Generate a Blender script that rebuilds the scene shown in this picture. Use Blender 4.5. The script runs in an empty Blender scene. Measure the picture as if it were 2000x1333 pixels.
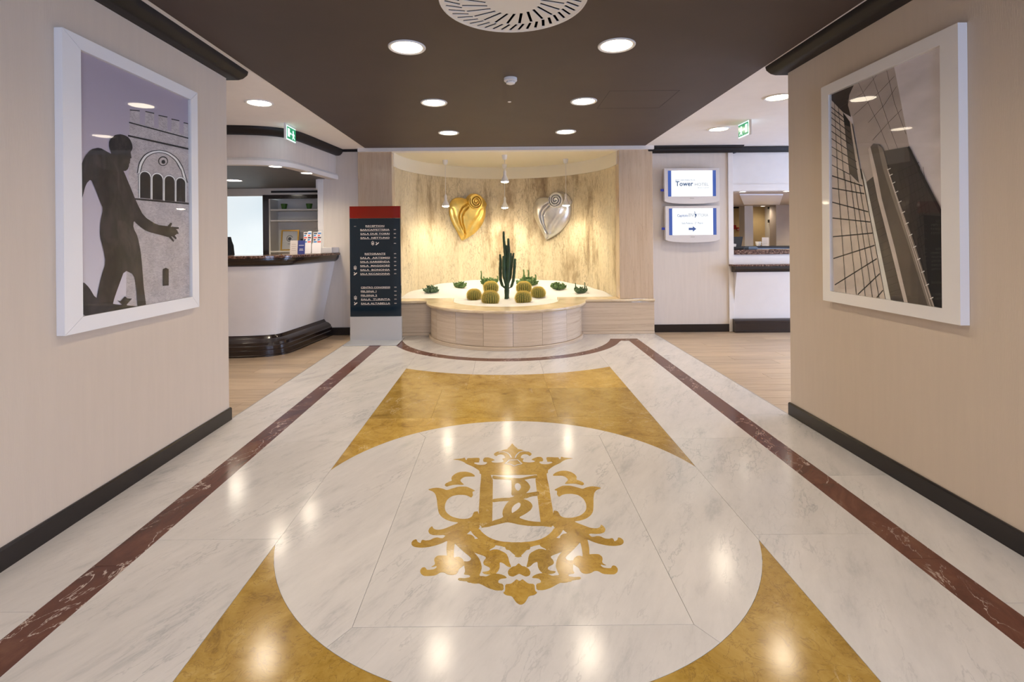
import bpy, bmesh, math, random
from mathutils import Vector, Matrix
random.seed(7)
PI = math.pi
sc = bpy.context.scene
COL = sc.collection

# ------------------------------------------------------------------ camera, world, exposure
F, PX, PY, ROLL, EYE = 977.1, 979.2, 470.8, .0091, 1.35     # focal length and principal point for a 2000x1333 frame
cd = bpy.data.cameras.new('camera'); cam = bpy.data.objects.new('camera', cd); COL.objects.link(cam)
cd.sensor_width = 36; cd.lens = F / 2000 * 36
cd.shift_x = (1000 - PX) / 2000; cd.shift_y = -(666.5 - PY) / 2000
cd.clip_start = .05
c_, s_ = math.cos(ROLL), math.sin(ROLL)
cam.matrix_world = Matrix(((c_, s_, 0, 0), (0, 0, -1, 0), (-s_, c_, 0, EYE), (0, 0, 0, 1)))
sc.camera = cam

w = bpy.data.worlds.new('world'); sc.world = w; w.use_nodes = True
bg = w.node_tree.nodes['Background']; bg.inputs[0].default_value = (.50, .64, 1, 1); bg.inputs[1].default_value = 5.5
vs = sc.view_settings
vs.view_transform = 'Standard'; vs.look = 'None'; vs.gamma = 1; vs.use_curve_mapping = False; vs.exposure = 1.1
sc.cycles.max_bounces = 8; sc.cycles.diffuse_bounces = 5; sc.cycles.glossy_bounces = 4
sc.cycles.transparent_max_bounces = 12; sc.cycles.transmission_bounces = 6
sc.cycles.sample_clamp_indirect = 6; sc.cycles.caustics_reflective = False; sc.cycles.caustics_refractive = False
LAMP_E, PEND_E, SPOT_W, SMALL_E, DOWN_W = 7.0, 40.0, 24.0, 12.0, 30.0
GLOW = .5   # screens, signs and backlit glass against the exposure
WARM = (1, .85, .65)

# ------------------------------------------------------------------ measuring: a pixel of the photo met with a real plane
def _d(x, y):
    u = (x - PX) / F; v = (PY - y) / F
    return c_ * u + s_ * v, -s_ * u + c_ * v
def on_z(x, y, z=0.):
    a, b = _d(x, y); Y = (z - EYE) / b; return (a * Y, Y)
def on_y(x, y, Y):
    a, b = _d(x, y); return (a * Y, EYE + b * Y)
def on_x(x, y, X):
    a, b = _d(x, y); Y = X / a; return (Y, EYE + b * Y)

# ------------------------------------------------------------------ materials
MATS = {}
def nmat(name):
    m = bpy.data.materials.new(name); m.use_nodes = True; MATS[name] = m
    nt = m.node_tree; return m, nt, nt.nodes['Principled BSDF']
def mat(name, col, rough=.5, metal=0, spec=.5, noise=0, nscale=8, bump=0, bscale=60, coat=0, stretch=(1, 1, 1), emit=0, ecol=None):
    m, nt, b = nmat(name); N, L = nt.nodes, nt.links
    b.inputs['Base Color'].default_value = (*col, 1); b.inputs['Roughness'].default_value = rough
    b.inputs['Metallic'].default_value = metal; b.inputs['Specular IOR Level'].default_value = spec
    b.inputs['Coat Weight'].default_value = coat; b.inputs['Coat Roughness'].default_value = .05
    if emit:
        b.inputs['Emission Color'].default_value = (*(ecol or col), 1); b.inputs['Emission Strength'].default_value = emit
    if noise or bump:
        tc = N.new('ShaderNodeTexCoord'); mp = N.new('ShaderNodeMapping'); mp.inputs['Scale'].default_value = stretch
        L.new(tc.outputs['Object'], mp.inputs[0])
    if noise:
        n = N.new('ShaderNodeTexNoise'); n.inputs['Scale'].default_value = nscale; n.inputs['Detail'].default_value = 5
        L.new(mp.outputs[0], n.inputs['Vector'])
        r = N.new('ShaderNodeValToRGB'); e = r.color_ramp.elements
        e[0].position = .3; e[1].position = .7
        e[0].color = (*[max(0, x * (1 - noise)) for x in col], 1); e[1].color = (*[min(1, x * (1 + noise)) for x in col], 1)
        L.new(n.outputs[0], r.inputs[0]); L.new(r.outputs[0], b.inputs['Base Color'])
    if bump:
        n2 = N.new('ShaderNodeTexNoise'); n2.inputs['Scale'].default_value = bscale; n2.inputs['Detail'].default_value = 3
        L.new(mp.outputs[0], n2.inputs['Vector'])
        bp = N.new('ShaderNodeBump'); bp.inputs['Strength'].default_value = bump; bp.inputs['Distance'].default_value = .01
        L.new(n2.outputs[0], bp.inputs['Height']); L.new(bp.outputs[0], b.inputs['Normal'])
    return m
def ramp(N, stops):
    r = N.new('ShaderNodeValToRGB'); cr = r.color_ramp
    while len(cr.elements) < len(stops): cr.elements.new(.5)
    for e, (p, c) in zip(cr.elements, stops): e.position = p; e.color = (*c, 1)
    return r
def coords(nt, scale=(1, 1, 1), rnd=True, rot=(0, 0, 0)):
    N, L = nt.nodes, nt.links
    tc = N.new('ShaderNodeTexCoord'); mp = N.new('ShaderNodeMapping'); mp.inputs['Scale'].default_value = scale
    src = tc.outputs['Object']
    if any(rot):
        m0 = N.new('ShaderNodeMapping'); m0.inputs['Rotation'].default_value = rot; L.new(src, m0.inputs[0]); src = m0.outputs[0]
    if rnd:
        oi = N.new('ShaderNodeObjectInfo'); mu = N.new('ShaderNodeMath'); mu.operation = 'MULTIPLY'; mu.inputs[1].default_value = 37
        L.new(oi.outputs['Random'], mu.inputs[0])
        ad = N.new('ShaderNodeVectorMath'); L.new(src, ad.inputs[0]); L.new(mu.outputs[0], ad.inputs[1]); src = ad.outputs[0]
        L.new(src, mp.inputs[0]); return mp.outputs[0], oi.outputs['Random']
    L.new(src, mp.inputs[0]); return mp.outputs[0], None
def noise(nt, vec, scale, detail=5, rough=.55, dist=0):
    n = nt.nodes.new('ShaderNodeTexNoise'); n.inputs['Scale'].default_value = scale; n.inputs['Detail'].default_value = detail
    n.inputs['Roughness'].default_value = rough; n.inputs['Distortion'].default_value = dist
    nt.links.new(vec, n.inputs['Vector']); return n.outputs[0]
def mix(nt, fac, a, b, mode='MIX'):
    m = nt.nodes.new('ShaderNodeMix'); m.data_type = 'RGBA'; m.blend_type = mode
    for s, v in ((0, fac), (6, a), (7, b)):
        if hasattr(v, 'links'): nt.links.new(v, m.inputs[s])
        elif isinstance(v, (int, float)): m.inputs[s].default_value = v
        else: m.inputs[s].default_value = (*v, 1)
    return m.outputs[2]
def tone(nt, col, rnd, amt):
    N = nt.nodes; mr = N.new('ShaderNodeMapRange'); mr.inputs[3].default_value = 1 - amt; mr.inputs[4].default_value = 1 + amt
    nt.links.new(rnd, mr.inputs[0]); cb = N.new('ShaderNodeVectorMath'); cb.operation = 'SCALE'
    nt.links.new(col, cb.inputs[0]); nt.links.new(mr.outputs[0], cb.inputs['Scale']); return cb.outputs[0]

def veins(nt, vec, scale, width, dist, detail=6):
    """thin ridges where a noise crosses its middle"""
    n = noise(nt, vec, scale, detail, .6, dist)
    a = nt.nodes.new('ShaderNodeMath'); a.operation = 'SUBTRACT'; a.inputs[1].default_value = .5; nt.links.new(n, a.inputs[0])
    b = nt.nodes.new('ShaderNodeMath'); b.operation = 'ABSOLUTE'; nt.links.new(a.outputs[0], b.inputs[0])
    r = nt.nodes.new('ShaderNodeMapRange'); r.inputs[1].default_value = 0; r.inputs[2].default_value = width
    r.inputs[3].default_value = 1; r.inputs[4].default_value = 0; nt.links.new(b.outputs[0], r.inputs[0]); return r.outputs[0]
def mul(nt, a, b):
    m = nt.nodes.new('ShaderNodeMath'); m.operation = 'MULTIPLY'
    for i, v in enumerate((a, b)):
        if hasattr(v, 'links'): nt.links.new(v, m.inputs[i])
        else: m.inputs[i].default_value = v
    return m.outputs[0]

def make_mats():
    # white veined marble: cloudy grey drifts, thin slanting veins, small dark specks
    m, nt, b = nmat('white_marble'); v, r = coords(nt, (.8, 2.7, 1), rot=(0, 0, -1.05))
    base = ramp(nt.nodes, [(.30, (.45, .435, .425)), (.44, (.565, .54, .52)), (.7, (.635, .605, .58))]); nt.links.new(noise(nt, v, 2.8, 9, .7, .15), base.inputs[0])
    mask = ramp(nt.nodes, [(.47, (0, 0, 0)), (.66, (1, 1, 1))]); nt.links.new(noise(nt, v, 1.6, 3), mask.inputs[0])
    f = mul(nt, veins(nt, v, 5.5, .022, .2, 10), mask.outputs[0])
    c = mix(nt, mul(nt, f, .5), base.outputs[0], (.25, .25, .26))
    v3, _ = coords(nt, (1, 1.7, 1), rot=(0, 0, -1.0))
    sp = ramp(nt.nodes, [(.66, (0, 0, 0)), (.76, (1, 1, 1))]); nt.links.new(noise(nt, v3, 16, 6, .7), sp.inputs[0])
    c = mix(nt, mul(nt, sp.outputs[0], .42), c, (.30, .30, .31))
    nt.links.new(tone(nt, c, r, .045), b.inputs['Base Color']); b.inputs['Roughness'].default_value = .155; b.inputs['Specular IOR Level'].default_value = .30
    # golden yellow marble
    m, nt, b = nmat('gold_marble'); v, r = coords(nt)
    base = ramp(nt.nodes, [(.3, (.22, .125, .022)), (.44, (.36, .22, .042)), (.58, (.44, .285, .068)), (.75, (.55, .39, .14))]); nt.links.new(noise(nt, v, 5.5, 9, .72, .5), base.inputs[0])
    mask = ramp(nt.nodes, [(.5, (0, 0, 0)), (.62, (1, 1, 1))]); nt.links.new(noise(nt, v, 2.3, 2), mask.inputs[0])
    c = mix(nt, mul(nt, mul(nt, veins(nt, v, 2.2, .007, .8, 8), mask.outputs[0]), .7), base.outputs[0], (.60, .47, .28))
    c = mix(nt, mul(nt, veins(nt, v, 10, .018, 1.2, 8), .5), c, (.17, .09, .03))
    nt.links.new(tone(nt, c, r, .15), b.inputs['Base Color']); b.inputs['Roughness'].default_value = .15; b.inputs['Specular IOR Level'].default_value = .32
    # dark red marble with white veins
    m, nt, b = nmat('red_marble'); v, r = coords(nt, (.6, 1.2, 1), rot=(0, 0, -1.2))
    base = ramp(nt.nodes, [(.3, (.060, .017, .011)), (.52, (.110, .036, .022)), (.75, (.17, .075, .042))]); nt.links.new(noise(nt, v, 5, 7, .65, .8), base.inputs[0])
    mask = ramp(nt.nodes, [(.42, (0, 0, 0)), (.54, (1, 1, 1))]); nt.links.new(noise(nt, v, 3.1, 2), mask.inputs[0])
    f = mul(nt, veins(nt, v, 6.5, .011, .5, 6), mask.outputs[0])
    nt.links.new(tone(nt, mix(nt, mul(nt, f, .9), base.outputs[0], (.66, .55, .48)), r, .08), b.inputs['Base Color']); b.inputs['Roughness'].default_value = .15; b.inputs['Specular IOR Level'].default_value = .32
    # travertine, bands along one axis
    for nm, sc3, cols in (('travertine_level', (.35, .35, 13), ((.51, .39, .275), (.61, .485, .35), (.66, .54, .40))),
                          ('travertine_upright', (9, 9, .5), ((.50, .37, .25), (.56, .43, .30), (.60, .475, .35)))):
        m, nt, b = nmat(nm); v, r = coords(nt, sc3)
        base = ramp(nt.nodes, [(.3, cols[0]), (.52, cols[1]), (.75, cols[2])]); nt.links.new(noise(nt, v, 2.4, 8, .66, .12), base.inputs[0])
        c = mix(nt, mul(nt, veins(nt, v, 3, .02, .2), .3), base.outputs[0], (.30, .22, .16))
        nt.links.new(tone(nt, c, r, .05), b.inputs['Base Color']); b.inputs['Roughness'].default_value = .16 if 'up' in nm else .25
    # cap stone
    m, nt, b = nmat('cap_stone'); v, r = coords(nt, (1, 1, 3))
    base = ramp(nt.nodes, [(.3, (.50, .37, .21)), (.6, (.70, .56, .37)), (.8, (.78, .66, .48))]); nt.links.new(noise(nt, v, 3, 6, .6, 1), base.inputs[0])
    nt.links.new(base.outputs[0], b.inputs['Base Color']); b.inputs['Roughness'].default_value = .16
    # niche stone: pale honey with brown upright clouds, dark scratches and cracks
    m, nt, b = nmat('niche_stone'); v, r = coords(nt, (2.2, 2.2, .55), rnd=False)
    base = ramp(nt.nodes, [(.27, (.22, .15, .085)), (.38, (.42, .32, .19)), (.46, (.66, .55, .36)), (.75, (.76, .66, .46))])
    nt.links.new(noise(nt, v, 1.15, 10, .66, .35), base.inputs[0])
    v2, _ = coords(nt, (1.6, 1.6, .55), rnd=False)
    mk = ramp(nt.nodes, [(.44, (0, 0, 0)), (.60, (1, 1, 1))]); nt.links.new(noise(nt, v2, 2.0, 4), mk.inputs[0])
    c = mix(nt, mul(nt, mul(nt, veins(nt, v2, 8, .022, .5, 10), mk.outputs[0]), .5), base.outputs[0], (.10, .06, .035))
    gr = ramp(nt.nodes, [(.36, (.74, .70, .65)), (.52, (1, 1, 1))]); nt.links.new(noise(nt, v2, 26, 6, .75), gr.inputs[0])
    c = mix(nt, .8, c, gr.outputs[0], 'MULTIPLY')
    oi = nt.nodes.new('ShaderNodeObjectInfo')
    nt.links.new(tone(nt, c, oi.outputs['Random'], .06), b.inputs['Base Color']); b.inputs['Roughness'].default_value = .45
    bp = nt.nodes.new('ShaderNodeBump'); bp.inputs['Strength'].default_value = .5; bp.inputs['Distance'].default_value = .02
    nt.links.new(noise(nt, v2, 14, 8, .7), bp.inputs['Height']); nt.links.new(bp.outputs[0], b.inputs['Normal'])
    # oak planks
    m, nt, b = nmat('oak'); v, r = coords(nt, (.7, 9, 9))
    base = ramp(nt.nodes, [(.28, (.29, .205, .13)), (.52, (.43, .325, .22)), (.78, (.53, .42, .30))]); nt.links.new(noise(nt, v, 2.2, 8, .68, .7), base.inputs[0])
    nt.links.new(tone(nt, base.outputs[0], r, .10), b.inputs['Base Color']); b.inputs['Roughness'].default_value = .33
    # dark granite
    m, nt, b = nmat('granite'); v, r = coords(nt, rnd=False)
    base = ramp(nt.nodes, [(.36, (.015, .008, .007)), (.48, (.09, .04, .028)), (.58, (.20, .11, .075)), (.70, (.45, .36, .31))]); nt.links.new(noise(nt, v, 42, 4, .7, .3), base.inputs[0])
    nt.links.new(base.outputs[0], b.inputs['Base Color']); b.inputs['Roughness'].default_value = .12
    mat('dark_wood', (.014, .0065, .005), .2, noise=.4, nscale=5, stretch=(1, 1, 8), coat=.3)
    mat('cornice_wood', (.0085, .0052, .0045), .5, spec=.35, noise=.3, nscale=5)
    mat('base_dark', (.012, .0085, .008), .22, noise=.2)
    mat('wall_fabric', (.585, .485, .38), .75, noise=.018, nscale=30, stretch=(1, 1, .08), bump=.08, bscale=240)
    mat('lobby_wall', (.63, .565, .50), .7, noise=.03, nscale=25, stretch=(1, 1, .1))
    mat('ochre_wall', (.56, .42, .21), .7, noise=.04)
    mat('taupe_ceiling', (.42, .36, .31), .7); mat('lit_coffer_panel', (.74, .73, .76), .35)
    mat('taupe_wall', (.42, .35, .30), .7, noise=.03)
    mat('white_paint', (.74, .71, .68), .5, noise=.02)
    mat('counter_white', (.76, .73, .71), .32, noise=.015)
    mat('ceiling_white', (.84, .79, .74), .8, noise=.015)
    mat('ceiling_brown', (.070, .0465, .037), .62, noise=.06, nscale=3)
    mat('hatch_line', (.022, .016, .013), .8)
    mat('niche_ceiling', (.78, .72, .58), .8)
    mat('reception_ceiling', (.10, .085, .075), .6, noise=.05)
    mat('frame_white', (.80, .77, .74), .18, coat=.4)
    mat('joint', (.36, .33, .30), .7)
    mat('joint_dark', (.06, .035, .025), .6)
    mat('metal_trim', (.42, .40, .38), .35, metal=.6)
    mat('plastic_white', (.72, .70, .67), .35)
    mat('plastic_grey', (.45, .43, .41), .4)
    mat('bezel', (.66, .63, .62), .3)
    mat('black_plastic', (.010, .010, .012), .5, spec=.3)
    mat('dark_void', (.004, .004, .005), .9)
    mat('usb_blue', (.02, .04, .42), .3)
    mat('chrome', (.8, .8, .8), .15, metal=1)
    mat('silver_panel', (.60, .62, .66), .32, metal=.55)
    mat('sign_red', (.21, .008, .004), .08)
    mat('sign_navy', (.0095, .020, .032), .06, spec=.4)
    mat('letter', (.72, .66, .60), .5)
    mat('gold_leaf', (.86, .63, .19), .36, metal=.92, noise=.16, nscale=9, bump=.12, bscale=26)
    mat('silver_leaf', (.72, .71, .71), .34, metal=.95, noise=.12, nscale=9, bump=.12, bscale=26)
    mat('sand', (.66, .64, .61), .9, noise=.06, nscale=90, bump=.5, bscale=170)
    mat('cactus_green', (.13, .14, .028), .55, noise=.25, nscale=14)
    mat('spine_yellow', (.72, .55, .13), .6)
    mat('wool', (.80, .72, .48), .9, noise=.1, nscale=50, bump=.6, bscale=90)
    mat('euphorbia_green', (.022, .052, .018), .5, noise=.45, nscale=9)
    mat('thorn', (.09, .075, .04), .6)
    mat('bush_green', (.085, .155, .04), .55, noise=.35, nscale=22)
    mat('bush_grey', (.085, .14, .065), .55, noise=.35, nscale=22)
    mat('pot_green', (.055, .15, .012), .45)
    mat('shelf_white', (.70, .67, .62), .5)
    mat('gilt', (.55, .32, .06), .3, metal=.6)
    mat('paper', (.70, .67, .66), .6)
    mat('card_beige', (.62, .56, .50), .6)
    mat('card_blue', (.035, .05, .22), .45)
    mat('print_dark', (.06, .06, .07), .6)
    mat('print_blue', (.05, .20, .45), .6)
    mat('print_red', (.55, .10, .08), .6)
    mat('red_label', (.45, .02, .02), .5)
    mat('brass', (.45, .30, .10), .35, metal=.8)
    lamp = mat('lamp_glow', (.9, .88, .85), .5, emit=LAMP_E, ecol=WARM)
    mat('pendant_glow', (.9, .88, .85), .5, emit=PEND_E, ecol=(1, .84, .6))
    mat('small_glow', (.9, .88, .85), .5, emit=SMALL_E, ecol=(1, .92, .8))
    mat('screen_white', (.05, .05, .05), .15, emit=1.05 * GLOW, ecol=(.93, .97, 1))
    mat('screen_blue', (.02, .02, .02), .15, emit=.62 * GLOW, ecol=(.06, .15, .60))
    mat('screen_navy', (.02, .03, .06), .15, emit=.35 * GLOW, ecol=(.03, .15, .42))
    mat('screen_grey', (.05, .05, .06), .15, emit=.42 * GLOW, ecol=(.62, .68, .80))
    mat('screen_arrow', (.02, .02, .02), .15, emit=.5 * GLOW, ecol=(.10, .20, .60))
    mat('exit_green', (.0, .10, .04), .3, emit=.42 * GLOW, ecol=(0, .62, .25))
    mat('exit_white', (.6, .65, .65), .3, emit=1.0 * GLOW, ecol=(.72, 1, .96))
    # frosted glowing glass, uneven as the light behind it is
    m, nt, b = nmat('frosted_glow'); v, r = coords(nt, (.8, .8, .8), rnd=False)
    cr = ramp(nt.nodes, [(.3, (.62, .76, .84)), (.7, (.92, .98, 1))]); nt.links.new(noise(nt, v, .9, 2), cr.inputs[0])
    nt.links.new(cr.outputs[0], b.inputs['Emission Color']); b.inputs['Emission Strength'].default_value = .80 * GLOW
    b.inputs['Base Color'].default_value = (.5, .55, .58, 1); b.inputs['Roughness'].default_value = .35
    # clear panes: mostly see-through, Fresnel gloss on top
    for nm, ior in (('pane_glass', 1.5), ('acrylic', 1.45)):
        m, nt, b = nmat(nm); N, L = nt.nodes, nt.links; N.remove(b)
        t = N.new('ShaderNodeBsdfTransparent'); t.inputs[0].default_value = (.97, .98, .98, 1)
        g = N.new('ShaderNodeBsdfGlossy'); g.inputs['Roughness'].default_value = .02
        fr = N.new('ShaderNodeFresnel'); fr.inputs[0].default_value = ior; ms = N.new('ShaderNodeMixShader')
        ge = N.new('ShaderNodeNewGeometry'); inv = N.new('ShaderNodeMath'); inv.operation = 'SUBTRACT'; inv.inputs[0].default_value = 1; L.new(ge.outputs['Backfacing'], inv.inputs[1])
        L.new(mul(nt, fr.outputs[0], inv.outputs[0]), ms.inputs[0]); L.new(t.outputs[0], ms.inputs[1]); L.new(g.outputs[0], ms.inputs[2])
        L.new(ms.outputs[0], N['Material Output'].inputs[0])
    # printed photographs
    for nm, c in (('print_sky', (0.499, 0.412, 0.479)), ('print_sky_pale', (0.810, 0.729, 0.763)), ('print_tower', (0.621, 0.540, 0.533)), ('print_line', (.012, .009, .009)),
                  ('print_black', (0.005, 0.004, 0.006)), ('print_bronze', (.017, .012, .012)), ('print_bronze_mid', (0.041, 0.030, 0.028)), ('print_light', (0.850, 0.810, 0.769)),
                  ('print_facade', (0.702, 0.587, 0.527)), ('print_slab', (0.540, 0.452, 0.419)), ('print_slab_dark', (0.035, 0.024, 0.022)), ('print_dim', (.085, .066, .058)),
                  ('print_dim_dark', (.036, .027, .027)), ('print_pipe_edge', (0.702, 0.594, 0.540)), ('print_pipe', (.115, .088, .07)), ('print_pipe_mid', (.26, .21, .175))):
        mat(nm, c, .6, noise=.28 if nm == 'print_tower' else .1, nscale=70 if nm == 'print_tower' else 5, stretch=(1, 1, 2.2))
make_mats()
def print_mats():
    m = MATS['print_sky']; nt = m.node_tree; b = nt.nodes['Principled BSDF']
    tc = nt.nodes.new('ShaderNodeTexCoord'); sx = nt.nodes.new('ShaderNodeSeparateXYZ'); nt.links.new(tc.outputs['Object'], sx.inputs[0])
    cr = ramp(nt.nodes, [(.15, (.70, .62, .645)), (.62, (.52, .44, .49)), (.95, (.43, .355, .415))])
    mr = nt.nodes.new('ShaderNodeMapRange'); mr.inputs[2].default_value = 1.4; nt.links.new(sx.outputs[2], mr.inputs[0]); nt.links.new(mr.outputs[0], cr.inputs[0])
    nt.links.new(cr.outputs[0], b.inputs['Base Color'])
    m = MATS['print_tower']; nt = m.node_tree; b = nt.nodes['Principled BSDF']
    tc = nt.nodes.new('ShaderNodeTexCoord'); sx = nt.nodes.new('ShaderNodeSeparateXYZ'); cx = nt.nodes.new('ShaderNodeCombineXYZ'); nt.links.new(tc.outputs['Object'], sx.inputs[0])
    nt.links.new(sx.outputs[1], cx.inputs[0]); nt.links.new(sx.outputs[2], cx.inputs[1])
    bk = nt.nodes.new('ShaderNodeTexBrick'); nt.links.new(cx.outputs[0], bk.inputs['Vector']); bk.inputs['Scale'].default_value = 34
    bk.inputs['Color1'].default_value = (.60, .515, .50, 1); bk.inputs['Color2'].default_value = (.44, .37, .36, 1); bk.inputs['Mortar'].default_value = (.66, .60, .585, 1); bk.inputs['Mortar Size'].default_value = .025
    n = noise(nt, cx.outputs[0], 9, 6, .7); cr = ramp(nt.nodes, [(.35, (.72, .70, .70)), (.6, (1, 1, 1))]); nt.links.new(n, cr.inputs[0])
    nt.links.new(mix(nt, .8, bk.outputs[0], cr.outputs[0], 'MULTIPLY'), b.inputs['Base Color'])
    for nm, a, c in (('print_bronze', (.010, .007, .007), (.040, .030, .029)), ('print_bronze_mid', (.018, .013, .013), (.062, .047, .044))):
        nt = MATS[nm].node_tree; v, _ = coords(nt, (1, 1, .7), rnd=False); cr = ramp(nt.nodes, [(.42, a), (.64, c)]); nt.links.new(noise(nt, v, 11, 5, .6, .6), cr.inputs[0])
        nt.links.new(cr.outputs[0], nt.nodes['Principled BSDF'].inputs['Base Color'])
print_mats()

# ------------------------------------------------------------------ mesh building
ORG = {}
class MB:
    def __init__(s): s.v = []; s.f = []; s.mi = []; s.cur = 0; s.smooth = False
    def add(s, vs, fs):
        o = len(s.v); s.v += [tuple(p) for p in vs]; s.f += [tuple(i + o for i in f) for f in fs]; s.mi += [s.cur] * len(fs); return s
    def box(s, a, b, bev=0):
        (x0, y0, z0), (x1, y1, z1) = a, b
        x0, x1 = sorted((x0, x1)); y0, y1 = sorted((y0, y1)); z0, z1 = sorted((z0, z1))
        bm = bmesh.new(); bmesh.ops.create_cube(bm, size=1)
        for v in bm.verts: v.co = Vector(((x0 + x1) / 2 + v.co.x * (x1 - x0), (y0 + y1) / 2 + v.co.y * (y1 - y0), (z0 + z1) / 2 + v.co.z * (z1 - z0)))
        if bev: bmesh.ops.bevel(bm, geom=bm.edges[:], offset=bev, segments=2, affect='EDGES', profile=.5)
        s._bm(bm); return s
    def _bm(s, bm):
        bm.verts.ensure_lookup_table(); bm.verts.index_update()
        s.add([v.co[:] for v in bm.verts], [[v.index for v in f.verts] for f in bm.faces]); bm.free()
    def prism(s, pts, z0, z1, fn=None, bev=0):
        """polygon in a plane, given a thickness; fn maps (u, v, w) to a point"""
        bm = bmesh.new(); vs_ = []
        for p in pts:
            if not vs_ or (Vector((p[0], p[1], 0)) - Vector((vs_[-1][0], vs_[-1][1], 0))).length > 1e-5: vs_.append(p)
        if (Vector(vs_[0][:2]) - Vector(vs_[-1][:2])).length < 1e-5: vs_.pop()
        area = sum(vs_[i][0] * vs_[(i + 1) % len(vs_)][1] - vs_[(i + 1) % len(vs_)][0] * vs_[i][1] for i in range(len(vs_)))
        if area < 0: vs_.reverse()
        lo = [bm.verts.new((p[0], p[1], z0)) for p in vs_]; hi = [bm.verts.new((p[0], p[1], z1)) for p in vs_]
        n = len(vs_)
        top = bm.faces.new(hi); bot = bm.faces.new(lo[::-1])
        for i in range(n): bm.faces.new((lo[i], lo[(i + 1) % n], hi[(i + 1) % n], hi[i]))
        if bev: bmesh.ops.bevel(bm, geom=[e for e in top.edges], offset=bev, segments=1, affect='EDGES')
        bm.normal_update()
        bmesh.ops.triangulate(bm, faces=[f for f in bm.faces if len(f.verts) > 4], ngon_method='EAR_CLIP')
        if fn:
            for v in bm.verts: v.co = Vector(fn(*v.co))
        bmesh.ops.recalc_face_normals(bm, faces=bm.faces[:])
        s._bm(bm); return s
    def tube(s, pts, rad, seg=10, caps=True):
        pts = [Vector(p) for p in pts]; n = len(pts); rads = rad if isinstance(rad, (list, tuple)) else [rad] * n
        vs_, fs = [], []; ref = None
        for i, p in enumerate(pts):
            t = (pts[min(i + 1, n - 1)] - pts[max(i - 1, 0)]).normalized()
            if ref is None: ref = t.orthogonal().normalized()
            ref = (ref - t * ref.dot(t)).normalized(); bi = t.cross(ref)
            for k in range(seg):
                a = 2 * PI * k / seg; vs_.append(p + (ref * math.cos(a) + bi * math.sin(a)) * rads[i])
        for i in range(n - 1):
            for k in range(seg):
                k2 = (k + 1) % seg; fs.append((i * seg + k, i * seg + k2, (i + 1) * seg + k2, (i + 1) * seg + k))
        if caps: fs += [tuple(range(seg))[::-1], tuple((n - 1) * seg + k for k in range(seg))]
        return s.add(vs_, fs)
    def lathe(s, prof, c=(0, 0, 0), seg=24, caps=True):
        """profile of (radius, height) round a vertical axis"""
        vs_, fs = [], []; n = len(prof)
        for r, z in prof:
            for k in range(seg):
                a = 2 * PI * k / seg; vs_.append((c[0] + r * math.cos(a), c[1] + r * math.sin(a), c[2] + z))
        for i in range(n - 1):
            for k in range(seg):
                k2 = (k + 1) % seg; fs.append((i * seg + k, i * seg + k2, (i + 1) * seg + k2, (i + 1) * seg + k))
        if caps: fs += [tuple(range(seg))[::-1], tuple((n - 1) * seg + k for k in range(seg))]
        return s.add(vs_, fs)
    def sweep(s, path, prof, closed=True):
        """(offset, z) profile carried along a plan path; offset goes to the right of the direction of travel"""
        n = len(path); P = [Vector(p) for p in path]; vs_, fs = [], []; m = len(prof)
        for i in range(n):
            d0 = (P[i] - P[i - 1]).normalized() if i else None; d1 = (P[i + 1] - P[i]).normalized() if i < n - 1 else None
            d0 = d0 or d1; d1 = d1 or d0
            n0 = Vector((d0.y, -d0.x)); n1 = Vector((d1.y, -d1.x)); nn = (n0 + n1).normalized(); k = 1 / max(.4, nn.dot(n0))
            for o, z in prof: vs_.append((P[i].x + nn.x * o * k, P[i].y + nn.y * o * k, z))
        for i in range(n - 1):
            for j in range(m if closed else m - 1):
                j2 = (j + 1) % m; fs.append((i * m + j, (i + 1) * m + j, (i + 1) * m + j2, i * m + j2))
        if closed: fs += [tuple(range(m)), tuple((n - 1) * m + j for j in range(m))[::-1]]
        return s.add(vs_, fs)
    def build(s, name, m, parent=None, smooth=None, local=False, weld=False):
        me = bpy.data.meshes.new(name)
        o = ORG.get(parent.name, (0, 0, 0)) if parent is not None and not local else (0, 0, 0)
        me.from_pydata([(p[0] - o[0], p[1] - o[1], p[2] - o[2]) for p in s.v], [], s.f)
        ms = m if isinstance(m, (list, tuple)) else [m]
        for q in ms: me.materials.append(MATS[q])
        if len(ms) > 1: me.polygons.foreach_set('material_index', s.mi)
        bm = bmesh.new(); bm.from_mesh(me)
        if weld: bmesh.ops.remove_doubles(bm, verts=bm.verts[:], dist=1e-5)
        bmesh.ops.recalc_face_normals(bm, faces=bm.faces[:]); bm.to_mesh(me); bm.free()
        if smooth is not None:
            me.shade_smooth()
            if smooth < 3: me.set_sharp_from_angle(angle=smooth)
        me.update()
        ob = bpy.data.objects.new(name, me); COL.objects.link(ob)
        if parent is not None: ob.parent = parent
        return ob
SM = .7
def tag(o, label, cat, group=None):
    o['label'] = label; o['category'] = cat
    if group: o['group'] = group
    return o
def thing(name, loc, label, cat, group=None, rz=0):
    o = bpy.data.objects.new(name, None); o.empty_display_size = .1; COL.objects.link(o); o.location = loc; o.rotation_euler = (0, 0, rz)
    ORG[o.name] = tuple(loc); return tag(o, label, cat, group)
def origin(o, loc):
    """shift a mesh thing's origin to its own base"""
    o.data.transform(Matrix.Translation([-c for c in loc])); o.location = loc; return o
def struct(name, mb, m, smooth=None, parent=None, label=None):
    o = mb.build(name, m, parent, smooth); o['kind'] = 'structure'
    if label: o['label'] = label
    return o
def copy_tree(o, parent=None):
    c = o.copy(); COL.objects.link(c)
    if parent is not None: c.parent = parent
    for ch in list(o.children): copy_tree(ch, c)
    return c
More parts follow.
